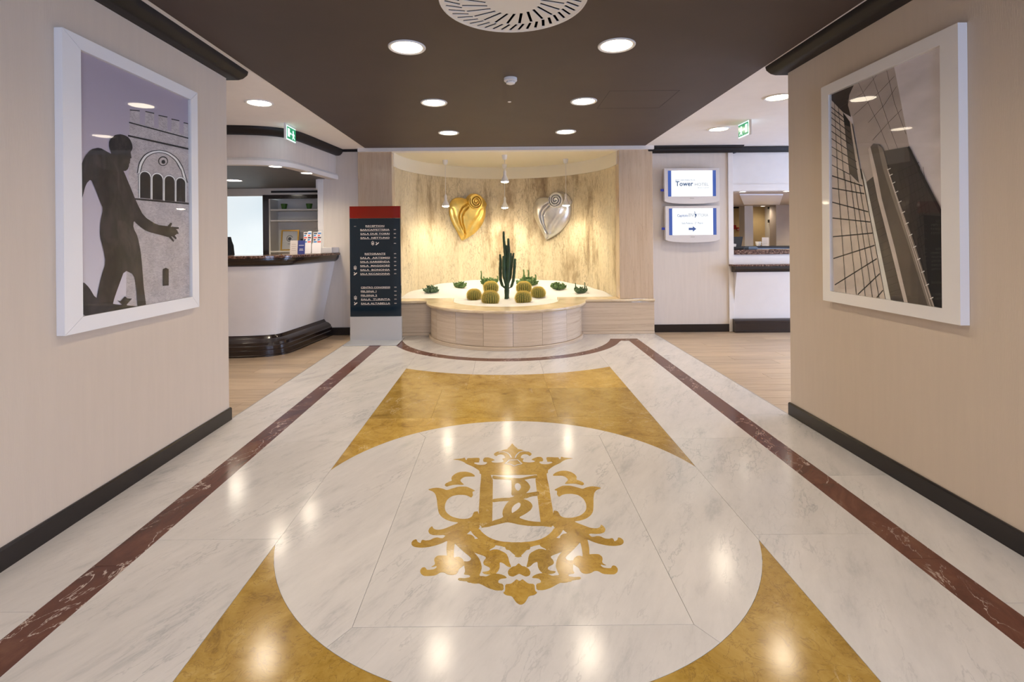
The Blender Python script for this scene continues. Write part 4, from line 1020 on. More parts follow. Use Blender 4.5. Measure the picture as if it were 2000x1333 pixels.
layR('print_dim', a1((200, 690), (265, 780), (345, 1320)) + a2((342, 135), (255, 45)) + a1((262, 1300)))
layR('print_black', a1((200, 690), (265, 780), (272, 830), (212, 810)))
for p, s in (((82, 62), (375, 160)), ((86, 178), (390, 232)), ((92, 310), (425, 400)), ((96, 458), (445, 495)), ((100, 632), (465, 598)), ((105, 835), (485, 712)), ((118, 1080), (505, 836)), ((330, 1170), (532, 975)), ((505, 1198), (562, 1130))):
    lineR('print_line', R2(p), R2(s), .0075)
for p, s in (((82, 1190), (270, 1290)), ((82, 1095), (340, 1240)), ((82, 1015), (330, 1165)), ((82, 935), (300, 1085)), ((82, 865), (290, 1010)), ((82, 800), (280, 950)), ((82, 735), (265, 880)), ((80, 680), (240, 800)), ((80, 630), (215, 745))):
    lineR('print_line', R1(p), R1(s), .005)
for p, s in (((140, 0), (222, 1160)), ((205, 30), (318, 1175)), ((258, 60), (400, 1185)), ((300, 120), (466, 1195)), ((342, 140), (528, 1205))):
    lineR('print_line', R2(p), R2(s), .0045)
for p, s in (((120, 590), (152, 1333)), ((158, 640), (210, 1333))): lineR('print_line', R1(p), R1(s), .0035)
lineR('print_line', R1((290, 800)), R1((385, 1333)), .006); lineR('print_line', R2((360, 0)), R2((588, 1215)), .006)
layR('print_light', a2((368, 0), (410, 118), (636, 1220), (590, 1212), (440, 400)))
layR('print_dim', a2((410, 125), (482, 65), (790, 1245), (636, 1220)))
for i in range(16):
    f0 = i / 15; lineR('print_dim_dark', R2((430 + 195 * f0, 190 + 960 * f0)), R2((500 + 225 * f0, 140 + 980 * f0)), .0025)
layR('print_dim_dark', a1((620, 1205), (830, 1020), (870, 1080)) + a2((900, 0), (1125, 430), (1150, 1300), (1035, 1280), (610, 0)))
layR('print_dim', a1((600, 1060), (830, 1020), (850, 1160), (640, 1195)))
for i in range(14):
    y_ = i * 75; lineR('print_line', R2((640 + i * 30, y_ + 60)), R2((900 + i * 16, y_ - 60)), .0028)
for i in range(7):
    lineR('print_line', R2((700 + i * 40, -20)), R2((980 + i * 22, 1200)), .002)
layR('print_black', a2((945, 430), (1122, 440), (1150, 1300), (1010, 1275), (960, 800)))
lineR('print_black', R1((832, 1022)), R2((905, 0)), .014); lineR('print_black', R2((898, 0)), R2((1124, 440)), .016)
layR('print_pipe', a1((450, 1045), (500, 990), (560, 1000), (592, 1040)) + a2((615, 0), (700, 250), (850, 660), (1050, 1290), (790, 1248), (650, 740), (530, 280), (470, 0)))
layR('print_pipe_edge', a1((450, 1045), (470, 1020)) + a2((505, 0), (560, 280), (680, 740), (800, 1250), (765, 1242), (640, 740), (522, 280), (466, 0)))
layR('print_pipe_mid', a1((540, 1000), (590, 1035)) + a2((618, 0), (700, 250), (850, 660), (1050, 1290), (985, 1275), (790, 660), (650, 250), (570, 0)))
lineR('print_pipe_edge', R2((625, 40)), R2((1040, 1285)), .004); lineR('print_pipe_edge', R2((610, 0)), R2((1010, 1280)), .004)
for i in range(13):
    f0 = (i / 12) ** 1.25; lineR('print_light', R2((612 + 395 * f0, 10 + 1200 * f0)), R2((642 + 395 * f0, -5 + 1200 * f0)), .005)
pr.build('print', RAY, pr_t)

# ------------------------------------------------------------------ directory sign
SX0, SX1, SY = -2.062, -1.372, 6.80
t = thing('directory_sign', (-1.715, SY, 0), 'free standing dark glass directory sign with red top beside the planter', 'sign')
MB().box((-2.07, 6.50, 0.0006), (-1.365, 7.0, .014), .003).build('foot_plate', 'silver_panel', t)
MB().box((SX0 - .006, SY, .013), (SX1 + .006, SY + .05, .336), .003).build('base_panel', 'silver_panel', t)
MB().box((SX0, SY, .338), (SX1, SY + .045, 1.672), .002).build('glass_panel', 'sign_navy', t)
MB().box((SX0, SY, 1.674), (SX1, SY + .045, 1.838), .002).build('header_panel', 'sign_red', t)
sgn = lambda u_, v_, d_: (SX0 + u_, SY - d_, v_)
S5 = lambda py: on_y(730, py, SY)[1]
W = SX1 - SX0
mb = MB(); ul = MB()
def sy(ty): return on_y(733, 390 + ty * .2175, SY)[1] - .012       # window of the sign: height of a line of text
def line(s, ty, x0, x1, h=.0225):
    z = sy(ty); text_mesh(mb, s, sgn, (x1 - x0), h, (x0 + x1) / 2, z - .001, bold=.012)
    ul.prism([(x0, z - .0085), (x1, z - .0085), (x1, z - .0058), (x0, z - .0058)], .0002, .0008, sgn)
def fx(tx): return (tx - 62) / 460 * W
for s, ty, a, b in (('RECEPTION', 236, 207, 377), ('BAR/CAFFETTERIA', 270, 160, 424), ('SALA DUE TORRI', 306, 160, 424), ('SALA  NETTUNO', 342, 160, 424),
                    ('RISTORANTE', 486, 198, 385), ('SALA  ARTEMISI', 522, 156, 424), ('SALA GARISENDA', 557, 156, 424), ('SALA  MAGGIORE', 593, 156, 424), ('SALA  BONONIA', 630, 156, 424), ('SALA RICCADONNA', 666, 156, 424),
                    ('CENTRO CONGRESSI', 788, 160, 424), ('FELSINA 1', 823, 160, 300), ('FELSINA 2', 860, 160, 306), ('SALA  TURRITA', 895, 160, 424), ('SALA ALTABELLA', 932, 160, 424)):
    line(s, ty, fx(a), fx(b))
for ty in (270, 306, 342, 394, 486, 522, 557, 593, 630, 666, 788, 823, 860, 895, 932): text_mesh(mb, '>>', sgn, .030, .019, fx(473), sy(ty), depth=.0008, bold=.02)
text_mesh(mb, '<<', sgn, .030, .016, fx(112), sy(237), depth=.0008)
ico = MB()
def lift_icon(tx, ty):
    cx_, z = fx(tx), sy(ty) + .012
    for a, b in (((-.018, -.020), (.018, -.016)), ((-.018, .016), (.018, .020)), ((-.018, -.016), (-.0145, .016)), ((.0145, -.016), (.018, .016)), ((-.010, -.012), (-.004, .006)), ((-.002, -.012), (.004, .006)), ((.006, -.012), (.011, .006))):
        ico.prism([(cx_ + a[0], z + a[1]), (cx_ + b[0], z + a[1]), (cx_ + b[0], z + b[1]), (cx_ + a[0], z + b[1])], .0002, .0008, sgn)
    for s1 in (-1, 1): ico.prism([(cx_ - .008, z + s1 * .023), (cx_ + .008, z + s1 * .023), (cx_, z + s1 * .031)], .0002, .0008, sgn)
def stair_icon(tx, ty):
    cx_, z = fx(tx), sy(ty) + .010
    ico.prism(arc(cx_ - .012, z + .016, .006, 0, 2 * PI, 10)[:-1], .0002, .0008, sgn)
    ico.prism([(cx_ - .020, z - .020), (cx_ - .008, z - .020), (cx_ + .024, z + .006), (cx_ + .024, z + .016), (cx_ + .014, z + .014), (cx_ - .012, z - .008), (cx_ - .020, z - .010)], .0002, .0008, sgn)
    ico.prism([(cx_ - .018, z + .008), (cx_ - .008, z + .009), (cx_ + .004, z - .002), (cx_ + .001, z - .006), (cx_ - .010, z + .002)], .0002, .0008, sgn)
lift_icon(271, 392); stair_icon(311, 394); lift_icon(110, 612); stair_icon(110, 664); lift_icon(110, 882); stair_icon(110, 932)
for q, nm in ((mb, 'lettering'), (ul, 'underlines'), (ico, 'icons')): q.build(nm, 'letter', t)['kind'] = 'stuff'

# ------------------------------------------------------------------ two wall screens
def screen(z0, z1, x0, x1, label, kind):
    Y0 = 7.165
    t = thing('wall_screen', ((x0 + x1) / 2, Y0, z0), label, 'screen', 'screens on the lobby wall')
    cx_ = (x0 + x1) / 2; W = x1 - x0
    body = [(x0 + .003, z1), (x1 - .003, z1), (x1, z1 - .004), (x1, z0 + .045)] + [(cx_ + W / 2 * math.cos(a) * .985, z0 + .045 - .045 * math.sin(a)) for a in [PI * i / 16 for i in range(17)]] + [(x0, z0 + .045), (x0, z1 - .004)]
    fn = lambda u_, v_, d_: (u_, Y0 - d_, v_)
    MB().prism(body, -.06, 0, fn, bev=.004).build('casing', 'bezel', t)
    MB().box((x0 + .06, Y0 + .06, z0 + .08), (x1 - .06, YB, z1 - .04), .004).build('wall_mount', 'plastic_grey', t)
    sx0, sx1, sz0, sz1 = x0 + .052, x1 - .048, z0 + .108, z1 - .034
    q = MB()
    q.prism([(sx0 + .048, sz0), (sx1 - .048, sz0), (sx1 - .048, sz1), (sx0 + .048, sz1)], .0002, .0012, fn)
    q.build('display', 'screen_white', t)
    q = MB()
    q.prism([(sx0, sz0), (sx0 + .047, sz0), (sx0 + .047, sz1), (sx0, sz1)], .0002, .0012, fn); q.prism([(sx1 - .047, sz0), (sx1, sz0), (sx1, sz1), (sx1 - .047, sz1)], .0002, .0012, fn)
    q.build('display_bars', 'screen_blue', t)
    f2 = lambda u_, v_, d_: (u_, Y0 - .0013 - d_, v_)
    k = W / 797.   # one unit of the measured window
    ux = lambda p: x0 + (p - 200) * k; uz = lambda p: z1 - (p - 135) * k
    if kind == 0:
        m1 = MB(); text_mesh(m1, 'BEST WESTERN PLUS', f2, ux(645) - ux(360), .018, (ux(645) + ux(360)) / 2, uz(318)); m1.build('small_lettering', 'screen_navy', t)
        m1 = MB(); text_mesh(m1, 'Tower', f2, ux(618) - ux(362), .068, (ux(618) + ux(362)) / 2, uz(393), bold=.02); m1.build('name_lettering', 'screen_navy', t)
        m1 = MB(); text_mesh(m1, 'HOTEL', f2, ux(842) - ux(640), .043, (ux(842) + ux(640)) / 2, uz(393)); text_mesh(m1, 'BOLOGNA', f2, ux(845) - ux(685), .016, (ux(845) + ux(685)) / 2, uz(428)); m1.build('pale_lettering', 'screen_grey', t)
    else:
        uz = lambda p: z1 - (p - 688) * k; ux = lambda p: x0 + (p - 215) * k
        m1 = MB(); text_mesh(m1, 'Capitolo', f2, ux(547) - ux(388), .037, (ux(547) + ux(388)) / 2, uz(845), bold=.015); m1.build('name_lettering', 'screen_arrow', t)
        m1 = MB(); text_mesh(m1, 'BNI', f2, ux(632) - ux(556), .052, (ux(632) + ux(556)) / 2, uz(845)); text_mesh(m1, 'ITTORIA', f2, ux(842) - ux(672), .044, (ux(842) + ux(672)) / 2, uz(845))
        text_mesh(m1, 'Business Group', f2, ux(842) - ux(750), .008, (ux(842) + ux(750)) / 2, uz(862)) if False else None
        m1.build('pale_lettering', 'screen_grey', t)
        m1 = MB(); m1.prism([(ux(640), uz(805)), (ux(652), uz(800)), (ux(650), uz(770)), (ux(632), uz(772)), (ux(645), uz(780))], .0002, .0008, f2)
        m1.prism([(ux(640), uz(808)), (ux(665), uz(800)), (ux(672), uz(825)), (ux(655), uz(860)), (ux(645), uz(862)), (ux(652), uz(830))], .0002, .0008, f2)
        text_mesh(m1, 'Sala Felsina - 2\u00b0 Piano', f2, ux(765) - ux(455), .026, (ux(765) + ux(455)) / 2, uz(952)); m1.build('dark_lettering', 'screen_navy', t)
        m1 = MB(); m1.prism([(ux(555), uz(1008)), (ux(615), uz(1008)), (ux(615), uz(985)), (ux(667), uz(1025)), (ux(615), uz(1066)), (ux(615), uz(1042)), (ux(555), uz(1042))], .0002, .0008, f2); m1.build('arrow', 'screen_arrow', t)
    m1 = MB(); m1.prism([(cx_ - .03, z0 + .075), (cx_ + .03, z0 + .075), (cx_ + .03, z0 + .085), (cx_ - .03, z0 + .085)], .0002, .0008, fn); m1.build('maker_badge', 'plastic_grey', t)
    MB().box((x0 - .045, Y0 + .02, z0 + .185), (x0 + .0005, Y0 + .035, z0 + .22), .003).build('memory_stick', 'usb_blue', t)
def scr(px0, px1, py0, py1, *a):
    x0, z1 = on_y(px0, py0, 7.165); x1, _ = on_y(px1, py0, 7.165); _, z0 = on_y((px0 + px1) / 2, py1, 7.165); screen(z0, z1, x0, x1, *a)
scr(1297.2, 1404.6, 329, 398.5, 'upper white wall screen showing the hotel name', 0)
scr(1299.3, 1405.5, 403, 474, 'lower white wall screen showing a meeting and an arrow', 1)

# ------------------------------------------------------------------ reception, left: canopy, counter, back wall
FP = [(-5.6, 5.80), (-3.35, 5.80), (-3.08, 5.81), (-2.87, 5.845), (-2.72, 5.90), (-2.61, 5.98), (-2.545, 6.10), (-2.51, 6.30), (-2.475, 6.60), (-2.44, 6.90), (-2.395, YB - .001)]
FP = [FP[0]] + chaikin(FP[1:-1], 2, False) + [FP[-1]]
struct('wall_canopy', MB().sweep(FP, [(0, 2.27), (.0, 2.70), (-.12, 2.70), (-.12, 2.27)]), 'lobby_wall', smooth=.6)
struct('trim_11', MB().sweep(FP, [(0, 2.262), (.030, 2.262), (.034, 2.27), (.034, 2.315), (.026, 2.325), (.012, 2.345), (0, 2.35)]), 'white_paint', smooth=.6)
struct('trim_12', MB().sweep(FP, [(0, 2.612), (.035, 2.610), (.062, 2.616), (.086, 2.634), (.103, 2.660), (.108, 2.668), (.112, 2.690), (.112, 2.699), (0, 2.699)]), 'cornice_wood', smooth=.6)
struct('ceiling_reception', MB().prism([(x_, y_ + .03) for x_, y_ in FP if x_ < -2.56] + [(-2.56, 6.2), (-2.56, 8.78), (-5.6, 8.78)], 2.274, 2.31), 'reception_ceiling')
struct('wall_reception_side', MB().box((-2.60, YB + .25, -.01), (-2.5, 9.2, H)), 'lobby_wall')
struct('wall_reception_end', MB().box((-5.75, 5.7, -.01), (-5.6, 9.2, H)), 'lobby_wall')
struct('wall_reception', MB().box((-5.6, 8.79, -.01), (-2.5, 8.89, H)).box((-5.6, 8.47, 2.147), (-4.03, 8.79, 2.45)).box((-4.03, 8.45, 2.164), (-2.56, 8.79, 2.45)), 'white_paint')
struct('trim_13', MB().box((-3.88, 8.442, 2.196), (-2.9, 8.455, 2.230)), 'black_plastic')
window = struct('window_1', MB().box((-5.6, 8.50, .02), (-4.034, 8.52, 2.146)), 'frosted_glow', label='bright frosted glass panel behind the reception')
# counter: sweeps along the same curve
t = thing('reception_counter', (-3.1, 6.3, 0), 'curved white reception counter with dark wood rail and plinth', 'counter')
bodyp = [(-.03, 1.085), (-.045, 1.0), (-.075, .86), (-.115, .68), (-.155, .50), (-.185, .36), (-.20, .26), (-.20, .2), (-.40, .2), (-.40, 1.085)]
MB().sweep(FP, bodyp).build('front_panel', 'counter_white', t, smooth=.9)
MB().sweep(FP, [(-.40, 0), (-.06, 0), (-.06, .018), (-.066, .024), (-.066, .075), (-.078, .083), (-.078, .122), (-.09, .13), (-.10, .16), (-.13, .185), (-.165, .198), (-.185, .225), (-.19, .235), (-.40, .235)]).build('plinth', 'dark_wood', t, smooth=.5)
MB().sweep(FP, [(-.30, 1.07), (-.045, 1.07), (-.02, 1.078), (.005, 1.095), (.022, 1.118), (.030, 1.14), (.030, 1.168), (-.30, 1.168)]).build('rail', 'dark_wood', t, smooth=.6)
MB().sweep(FP, [(-.52, 1.169), (.042, 1.169), (.048, 1.175), (.048, 1.196), (.042, 1.202), (-.52, 1.202)]).build('granite_top', 'granite', t, smooth=.5)
MB().box((-2.59, YB - .30, 1.203), (-2.365, YB - .002, 1.28), .004).build('upstand', 'counter_white', t)
# bookcase
BK = 8.45
t = thing('bookcase', (-3.5, BK, 0), 'dark framed white bookcase built in behind the reception', 'bookcase')
MB().box((-4.028, BK, .001), (-3.926, BK + .04, 2.163), .003).build('stile', 'dark_wood', t); MB().box((-3.925, BK, 2.096), (-2.61, BK + .04, 2.163), .003).build('top_rail', 'dark_wood', t)
MB().box((-3.925, BK + .31, .001), (-2.61, BK + .335, 2.095)).build('back_panel', 'shelf_white', t); MB().box((-3.925, BK + .005, .001), (-3.902, BK + .309, 2.095)).build('side_panel', 'shelf_white', t)
for z in (1.923, 1.740, 1.217, .70, .25): MB().box((-3.90, BK + .012, z - .027), (-2.61, BK + .308, z), .002).build('shelf', 'shelf_white', t)
MB().box((-3.90, BK + .285, 1.741), (-2.61, BK + .309, 1.81)).build('back_rail', 'shelf_white', t)
MB().box((-3.78, BK + .26, 1.218), (-2.61, BK + .307, 1.55), .003).build('back_box', 'shelf_white', t)
MB().box((-3.33, BK + .03, .701), (-3.31, BK + .30, 1.188)).build('divider', 'shelf_white', t)
for i, (px, lab) in enumerate(((555, 'left green pot on the top shelf behind the reception'), (604, 'right green pot on the top shelf behind the reception'))):
    x, _ = on_y(px, 402, 8.57)
    o = MB().lathe([(.036, 0), (.052, .082), (.054, .083), (.054, .095), (.047, .095), (.034, .012), (.002, .012)], seg=24).build('plant_pot', 'pot_green', None, smooth=SM)
    o.location = (x, 8.57, 1.9235); tag(o, lab, 'pot', 'green pots on the shelf')
x0, z1 = on_y(548, 449.5, 8.58); x1, z0 = on_y(583, 487, 8.58)
z0 = 1.2175; hgt = z1 - z0
t = thing('certificate_frame', ((x0 + x1) / 2, 8.58, z0), 'gilt framed certificate leaning on the bookcase shelf', 'picture frame')
fq = lambda u_, v_, d_: (x0 + u_, 8.58 - d_ + v_ * .14, z0 + v_)
fw = x1 - x0
for a, b in (((0, 0), (fw, .022)), ((0, hgt - .022), (fw, hgt)), ((0, .022), (.022, hgt - .022)), ((fw - .022, .022), (fw, hgt - .022))):
    MB().prism([a, (b[0], a[1]), b, (a[0], b[1])], 0, .018, fq).build('frame_rail', 'gilt', t)
MB().prism([(.02, .02), (fw - .02, .02), (fw - .02, hgt - .02), (.02, hgt - .02)], 0, .006, fq).build('certificate', 'paper', t)
mm = MB(); cx_, cz_ = fw * .48, hgt * .58
mm.prism(arc(cx_, cz_, .055, .4, 5.8, 24) + arc(cx_, cz_, .045, 5.8, .4, 24), .006, .0066, fq); mm.prism(arc(cx_, cz_ - .005, .030, 0, 2 * PI, 20)[:-1], .006, .0066, fq); mm.prism([(cx_ - .03, .11), (cx_ + .03, .11), (cx_ + .03, .116), (cx_ - .03, .116)], .006, .0066, fq)
mm.build('emblem', 'print_dark', t)
MB().prism([(.021, .021), (fw - .021, .021), (fw - .021, hgt - .021), (.021, hgt - .021)], .010, .012, fq).build('glass_pane', 'pane_glass', t)
# small downlights under the canopy
for (px, py, lab) in ((456, 352, 'larger downlight under the reception canopy at the pier'), (538, 324.5, 'small downlight in the middle of the canopy edge'), (599, 337.5, 'small downlight at the right of the canopy')):
    x, y = on_z(px, py, 2.274); downlight(x, y, 'bright ' + lab, 'downlights under the reception canopy', 2.2735, .115 if px < 500 else .075, 'small_glow', power=2)
# things on the counter
cz = 1.2025
def card(px0, px1, py0, py1, Y, m, name, label, lines, mt):
    x0, z1 = on_y(px0, py0, Y); x1, _ = on_y(px1, py0, Y)
    t = thing(name, ((x0 + x1) / 2, Y, cz), label, 'card')
    fn = lambda u_, v_, d_: (x0 + u_, Y - d_ + v_ * .12, cz + v_)
    W, Hh = x1 - x0, z1 - cz
    MB().prism([(0, 0), (W, 0), (W, Hh), (0, Hh)], 0, .003, fn).build('card_face', m, t)
    q = MB()
    for v0, wd in lines: q.prism([(W * (.5 - wd / 2), Hh * v0), (W * (.5 + wd / 2), Hh * v0), (W * (.5 + wd / 2), Hh * (v0 + .035)), (W * (.5 - wd / 2), Hh * (v0 + .035))], .003, .0036, fn)
    q.build('print', mt, t)
    MB().box((x0, Y, cz), (x1, Y + .06, cz + .003)).build('stand_foot', m, t)
YC = 6.52
card(566, 580.5, 470, 497, YC, 'card_beige', 'notice_card', 'beige notice card standing on the reception counter', [(.25, .6), (.4, .5), (.55, .7), (.7, .6)], 'taupe_wall')
card(581, 595, 470, 496, YC + .02, 'card_blue', 'notice_card', 'blue notice card standing on the reception counter', [(.62, .7), (.35, .5), (.25, .6)], 'paper')
def holder(px0, px1, py0, label):
    Y = 6.72; x0, z1 = on_y(px0, py0, Y); x1, _ = on_y(px1, py0, Y); W = x1 - x0; Hh = z1 - cz
    t = thing('leaflet_holder', ((x0 + x1) / 2, Y, cz), label, 'leaflet holder', 'leaflet holders on the counter')
    fn = lambda u_, v_, d_: (x0 + u_, Y - d_ + v_ * .15, cz + v_)
    MB().prism([(0, .005), (W, .005), (W, Hh * .93)] + [(W / 2 + W / 2 * math.cos(a), Hh * .93 + .02 * math.sin(a)) for a in (.6, 1.2, 1.8, 2.4)] + [(0, Hh * .93)], -.004, 0, fn).build('back_plate', 'acrylic', t)
    MB().prism([(0, .003), (W, .003), (W, Hh * .42), (0, Hh * .42)], .03, .034, fn).build('front_pocket', 'paper', t)
    MB().box((x0, Y - .034, cz), (x1, Y + .09, cz + .004)).build('foot', 'acrylic', t)
    for k in range(2):
        a = W * (.06 + .46 * k); b = a + W * .42
        o = MB().prism([(a, .01), (b, .01), (b, Hh * (.86 + .04 * k)), (a, Hh * (.86 + .04 * k))], .012 + .006 * k, .018 + .006 * k, fn).build('leaflet', 'paper', t)
        q = MB(); q.cur = 0
        for r in range(5):
            q.cur = (r * 2 + k) % 3; v0 = Hh * (.44 + .085 * r)
            q.prism([(a + .004, v0), (a + (b - a) * (.55 if r % 2 else .9), v0), (a + (b - a) * (.7 if r % 2 else .95), v0 + Hh * .06), (a + .006, v0 + Hh * .06)], .0185 + .006 * k, .0192 + .006 * k, fn)
        p_ = q.build('leaflet_print', ['print_blue', 'print_red', 'print_dark'], o)
        p_.data.transform(Matrix.Translation((-(x0 + x1) / 2, -Y, -cz)))
holder(591, 608.5, 447, 'clear holder with colourful leaflets beside the blue card')
holder(610, 628, 447, 'clear holder with colourful leaflets nearest the white upstand')
x, z = on_y(586.5, 466, 6.75)
o = MB().lathe([(.028, 0), (.030, .01), (.030, .15), (.022, .175), (.016, .18), (.016, .20), (.002, .202)], seg=20).build('bottle', 'black_plastic', None, smooth=SM)
o.location = (x, 6.80, cz); tag(o, 'small black bottle standing behind the blue card', 'bottle')
# office chair back at the pier's edge
x0, _ = on_y(440, 470, 6.95); x1, zt = on_y(455, 463, 6.95)
t = thing('office_chair', (x0 - .1, 6.95, 0), 'black office chair behind the reception counter, cut by the pier', 'chair')
MB().prism([(x0 - .38, .62), (x0 - .36, zt - .03), (x0 - .28, zt), (x1 - .04, zt), (x1 - .01, zt - .12), (x1, 1.22), (x1 + .03, 1.05), (x1 + .02, .85), (x1 - .05, .62)], -.035, .035, lambda u_, v_, d_: (u_, 6.95 + d_, v_), bev=.012).build('backrest', 'black_plastic', t)
MB().box((x0 - .36, 6.45, .44), (x1 - .02, 6.93, .52), .03).build('seat', 'black_plastic', t)
MB().box((x0 - .20, 6.93, .47), (x0 - .12, 6.99, .70), .01).build('back_post', 'black_plastic', t)
MB().tube([(x0 - .16, 6.7, .06), (x0 - .16, 6.7, .45)], .025, 12).build('column', 'black_plastic', t)
for k in range(5):
    a = 2 * PI * k / 5; MB().tube([(x0 - .16, 6.7, .08), (x0 - .16 + .27 * math.cos(a), 6.7 + .27 * math.sin(a), .05)], [.025, .015], 8).build('leg', 'black_plastic', t)
    MB().lathe([(.012, -.001), (.022, .010), (.022, .03), (.012, .042)], (x0 - .16 + .27 * math.cos(a), 6.7 + .27 * math.sin(a), .0), 12).build('caster', 'black_plastic', t)

# ------------------------------------------------------------------ bar, right
BXE = 5.4
struct('wall_bar_top', MB().box((3.37, YB + .07, 2.145), (BXE, YB + .17, H)).box((3.37, YB + .05, 2.05), (BXE, YB + .17, 2.145)), 'white_paint')
struct('trim_14', MB().sweep([(3.40, YB + .07), (BXE, YB + .07)], [(0, 2.615), (.025, 2.615), (.045, 2.635), (.055, 2.665), (.06, 2.69), (0, 2.69)]), 'cornice_wood', smooth=.5)
t = thing('bar_counter', (4.3, YB, 0), 'white bar counter with granite top and dark wood ledge at right', 'counter')
MB().sweep([(3.345, YB - .02), (BXE, YB - .02)], [(-.018, .001), (.09, .001), (.09, .03), (.082, .036), (.082, .135), (.07, .14), (.07, .165), (.045, .185), (.03, .19), (-.018, .19)]).build('plinth', 'dark_wood', t, smooth=.5)
MB().sweep([(3.374, YB), (BXE, YB)], [(-.19, .191), (.0, .191), (.004, .30), (.018, .45), (.045, .62), (.078, .76), (.10, .868), (-.19, .868)]).build('front_panel', 'counter_white', t, smooth=.9)
MB().sweep([(3.335, YB), (BXE, YB)], [(.001, .869), (.10, .869), (.13, .89), (.15, .92), (.15, .955), (.001, .955)]).build('ledge_moulding', 'dark_wood', t, smooth=.5)
MB().box((3.30, YB - .17, .956), (BXE, YB - .001, .982), .004).build('ledge', 'granite', t)
MB().box((3.374, YB + .002, .983), (BXE, YB + .2, 1.118)).build('upper_panel', 'counter_white', t)
MB().box((3.375, YB - .02, 1.119), (BXE, YB + .55, 1.185), .006).build('granite_top', 'granite', t)
# room behind the bar
struct('wall_bar_back', MB().box((3.1, 11.0, -.01), (7.2, 11.1, H)), 'ochre_wall')
struct('wall_bar_side', MB().box((3.1, YB + .2, -.01), (3.3, 11.0, H)), 'lobby_wall')
cb = struct('ceiling_bar', MB().box((3.3, YB + .17, 2.045), (7.2, 11.0, 2.14)), 'taupe_ceiling')
MB().prism([(3.71, 7.77), (4.42, 7.84), (5.62, 10.09), (4.85, 9.99)], 2.028, 2.0455).build('lit_coffer_panel', 'lit_coffer_panel', cb)  # pale colour stands in for the bluish light on a ceiling coffer
def backbox(name, px0, px1, py0, py1, Y, d, m):
    x0, z1 = on_y(px0, py0, Y); x1, _ = on_y(px1, py0, Y); _, z0 = on_y(px0, py1, Y)
    return struct(name, MB().box((x0, Y, z0), (x1, Y + d, z1)), m)
def column_full(name, px0, px1, Y, m):
    x0, _ = on_y(px0, 440, Y); x1, _ = on_y(px1, 440, Y); return struct(name, MB().box((x0, Y, -.01), (x1, Y + .25, 2.045)), m)
column_full('wall_column_1', 1454.5, 1471, 10.6, 'lobby_wall'); column_full('wall_column_2', 1516, 1543, 10.4, 'taupe_wall'); column_full('wall_column_3', 1503.5, 1516, 10.8, 'white_paint')
backbox('trim_15', 1425, 1454, 404, 407, 10.9, .1, 'cornice_wood'); backbox('trim_16', 1504, 1515.5, 404, 408, 10.7, .1, 'cornice_wood'); backbox('trim_17', 1504, 1515.5, 429, 435, 10.7, .1, 'cornice_wood')
o = backbox('alarm_box', 1430, 1438, 440, 448, 10.95, .05, 'red_label'); del o['kind']; tag(o, 'red alarm box on the ochre wall behind the bar', 'alarm')
o = backbox('alarm_label', 1440, 1445, 444.5, 451, 10.97, .03, 'red_label'); del o['kind']; tag(o, 'small red and white label beside the alarm box', 'label')
o2 = backbox('label_face', 1440.3, 1442.5, 447, 450, 10.965, .004, 'paper'); del o2['kind']; o2.parent = o
t = thing('back_counter', (4.6, 10.0, 0), 'dark wooden back counter across the room behind the bar', 'counter')
MB().box((3.35, 9.8, .0), (6.2, 10.25, 1.17), .005).build('cabinet', 'base_dark', t); MB().box((3.33, 9.76, 1.171), (6.2, 10.28, 1.20), .005).build('top', 'cornice_wood', t)
for (px, py, z, lab) in ((1536.5, 375, 2.05, 'small round spotlight in the edge over the bar'), (1490, 402.5, 2.045, 'small round spotlight in the ceiling behind the bar'), (1450, 375, 2.05, 'small round spotlight in the bar edge beside the white post')):
    x, y = on_z(px, py, z)
    if z == 2.05: y = YB + .11
    x = on_y(px, py, y)[0]
    downlight(x, y, lab, 'spotlights at the bar', z - .0005, .045, 'small_glow')
for xx, yy, lab in ((4.9, 8.2, 'nearer one'), (4.15, 9.6, 'farther one'), (6.3, 9.3, 'rightmost one')):  # unseen lamps added to brighten the back room
    downlight(xx, yy, 'unseen downlight added to brighten the room behind the bar, ' + lab, 'unseen added downlights behind the bar', 2.0445, power=4.5)
# things on the bar
bz = 1.1855
x1, zt = on_y(1453, 462.5, YB + .32); x0, _ = on_y(1436, 462.5, YB + .32)
t = thing('monitor', (x0, YB + .32, bz), 'black till monitor standing on the bar, tilted back', 'monitor')
MB().prism([(0, .04), (.012, .025), (.19, .20), (.20, .215), (.185, .225), (.01, .055)], -.13, .13, lambda u_, v_, d_: (x0 - .05 + u_, YB + .33 + d_, bz + v_), bev=.003) if False else None
MB().prism([(x0 - .12, bz + .03), (x1 - .05, bz + .03), (x1, zt), (x0 - .12, zt)], 0, .03, lambda u_, v_, d_: (u_, YB + .30 + d_ + (v_ - bz) * .25, v_), bev=.004).build('panel', 'black_plastic', t)
MB().prism([(x0 - .12, bz + .045), (x0 - .01, bz + .045), (x0 + .0, bz + .085), (x0 - .12, bz + .10)], .0302, .033, lambda u_, v_, d_: (u_, YB + .268 + (.03 - d_) + (v_ - bz) * .25, v_)).build('screen_glow', 'plastic_grey', t)
MB().box((x0 - .10, YB + .28, bz), (x1 - .02, YB + .46, bz + .03), .006).build('foot', 'black_plastic', t)
x0, z1 = on_y(1457, 483, YB + .30); x1, _ = on_y(1475, 483, YB + .30)
mat('slate_blue', (.10, .14, .20), .4)
t = thing('card_reader', ((x0 + x1) / 2, YB + .30, bz), 'slate blue box lying on the bar beside the monitor', 'box')
MB().box((x0, YB + .22, bz), (x1, YB + .36, bz + .035), .006).build('box_body', 'slate_blue', t); MB().box((x0 + .01, YB + .23, bz + .0352), (x1 - .01, YB + .35, bz + .045), .004).build('lid', 'slate_blue', t)
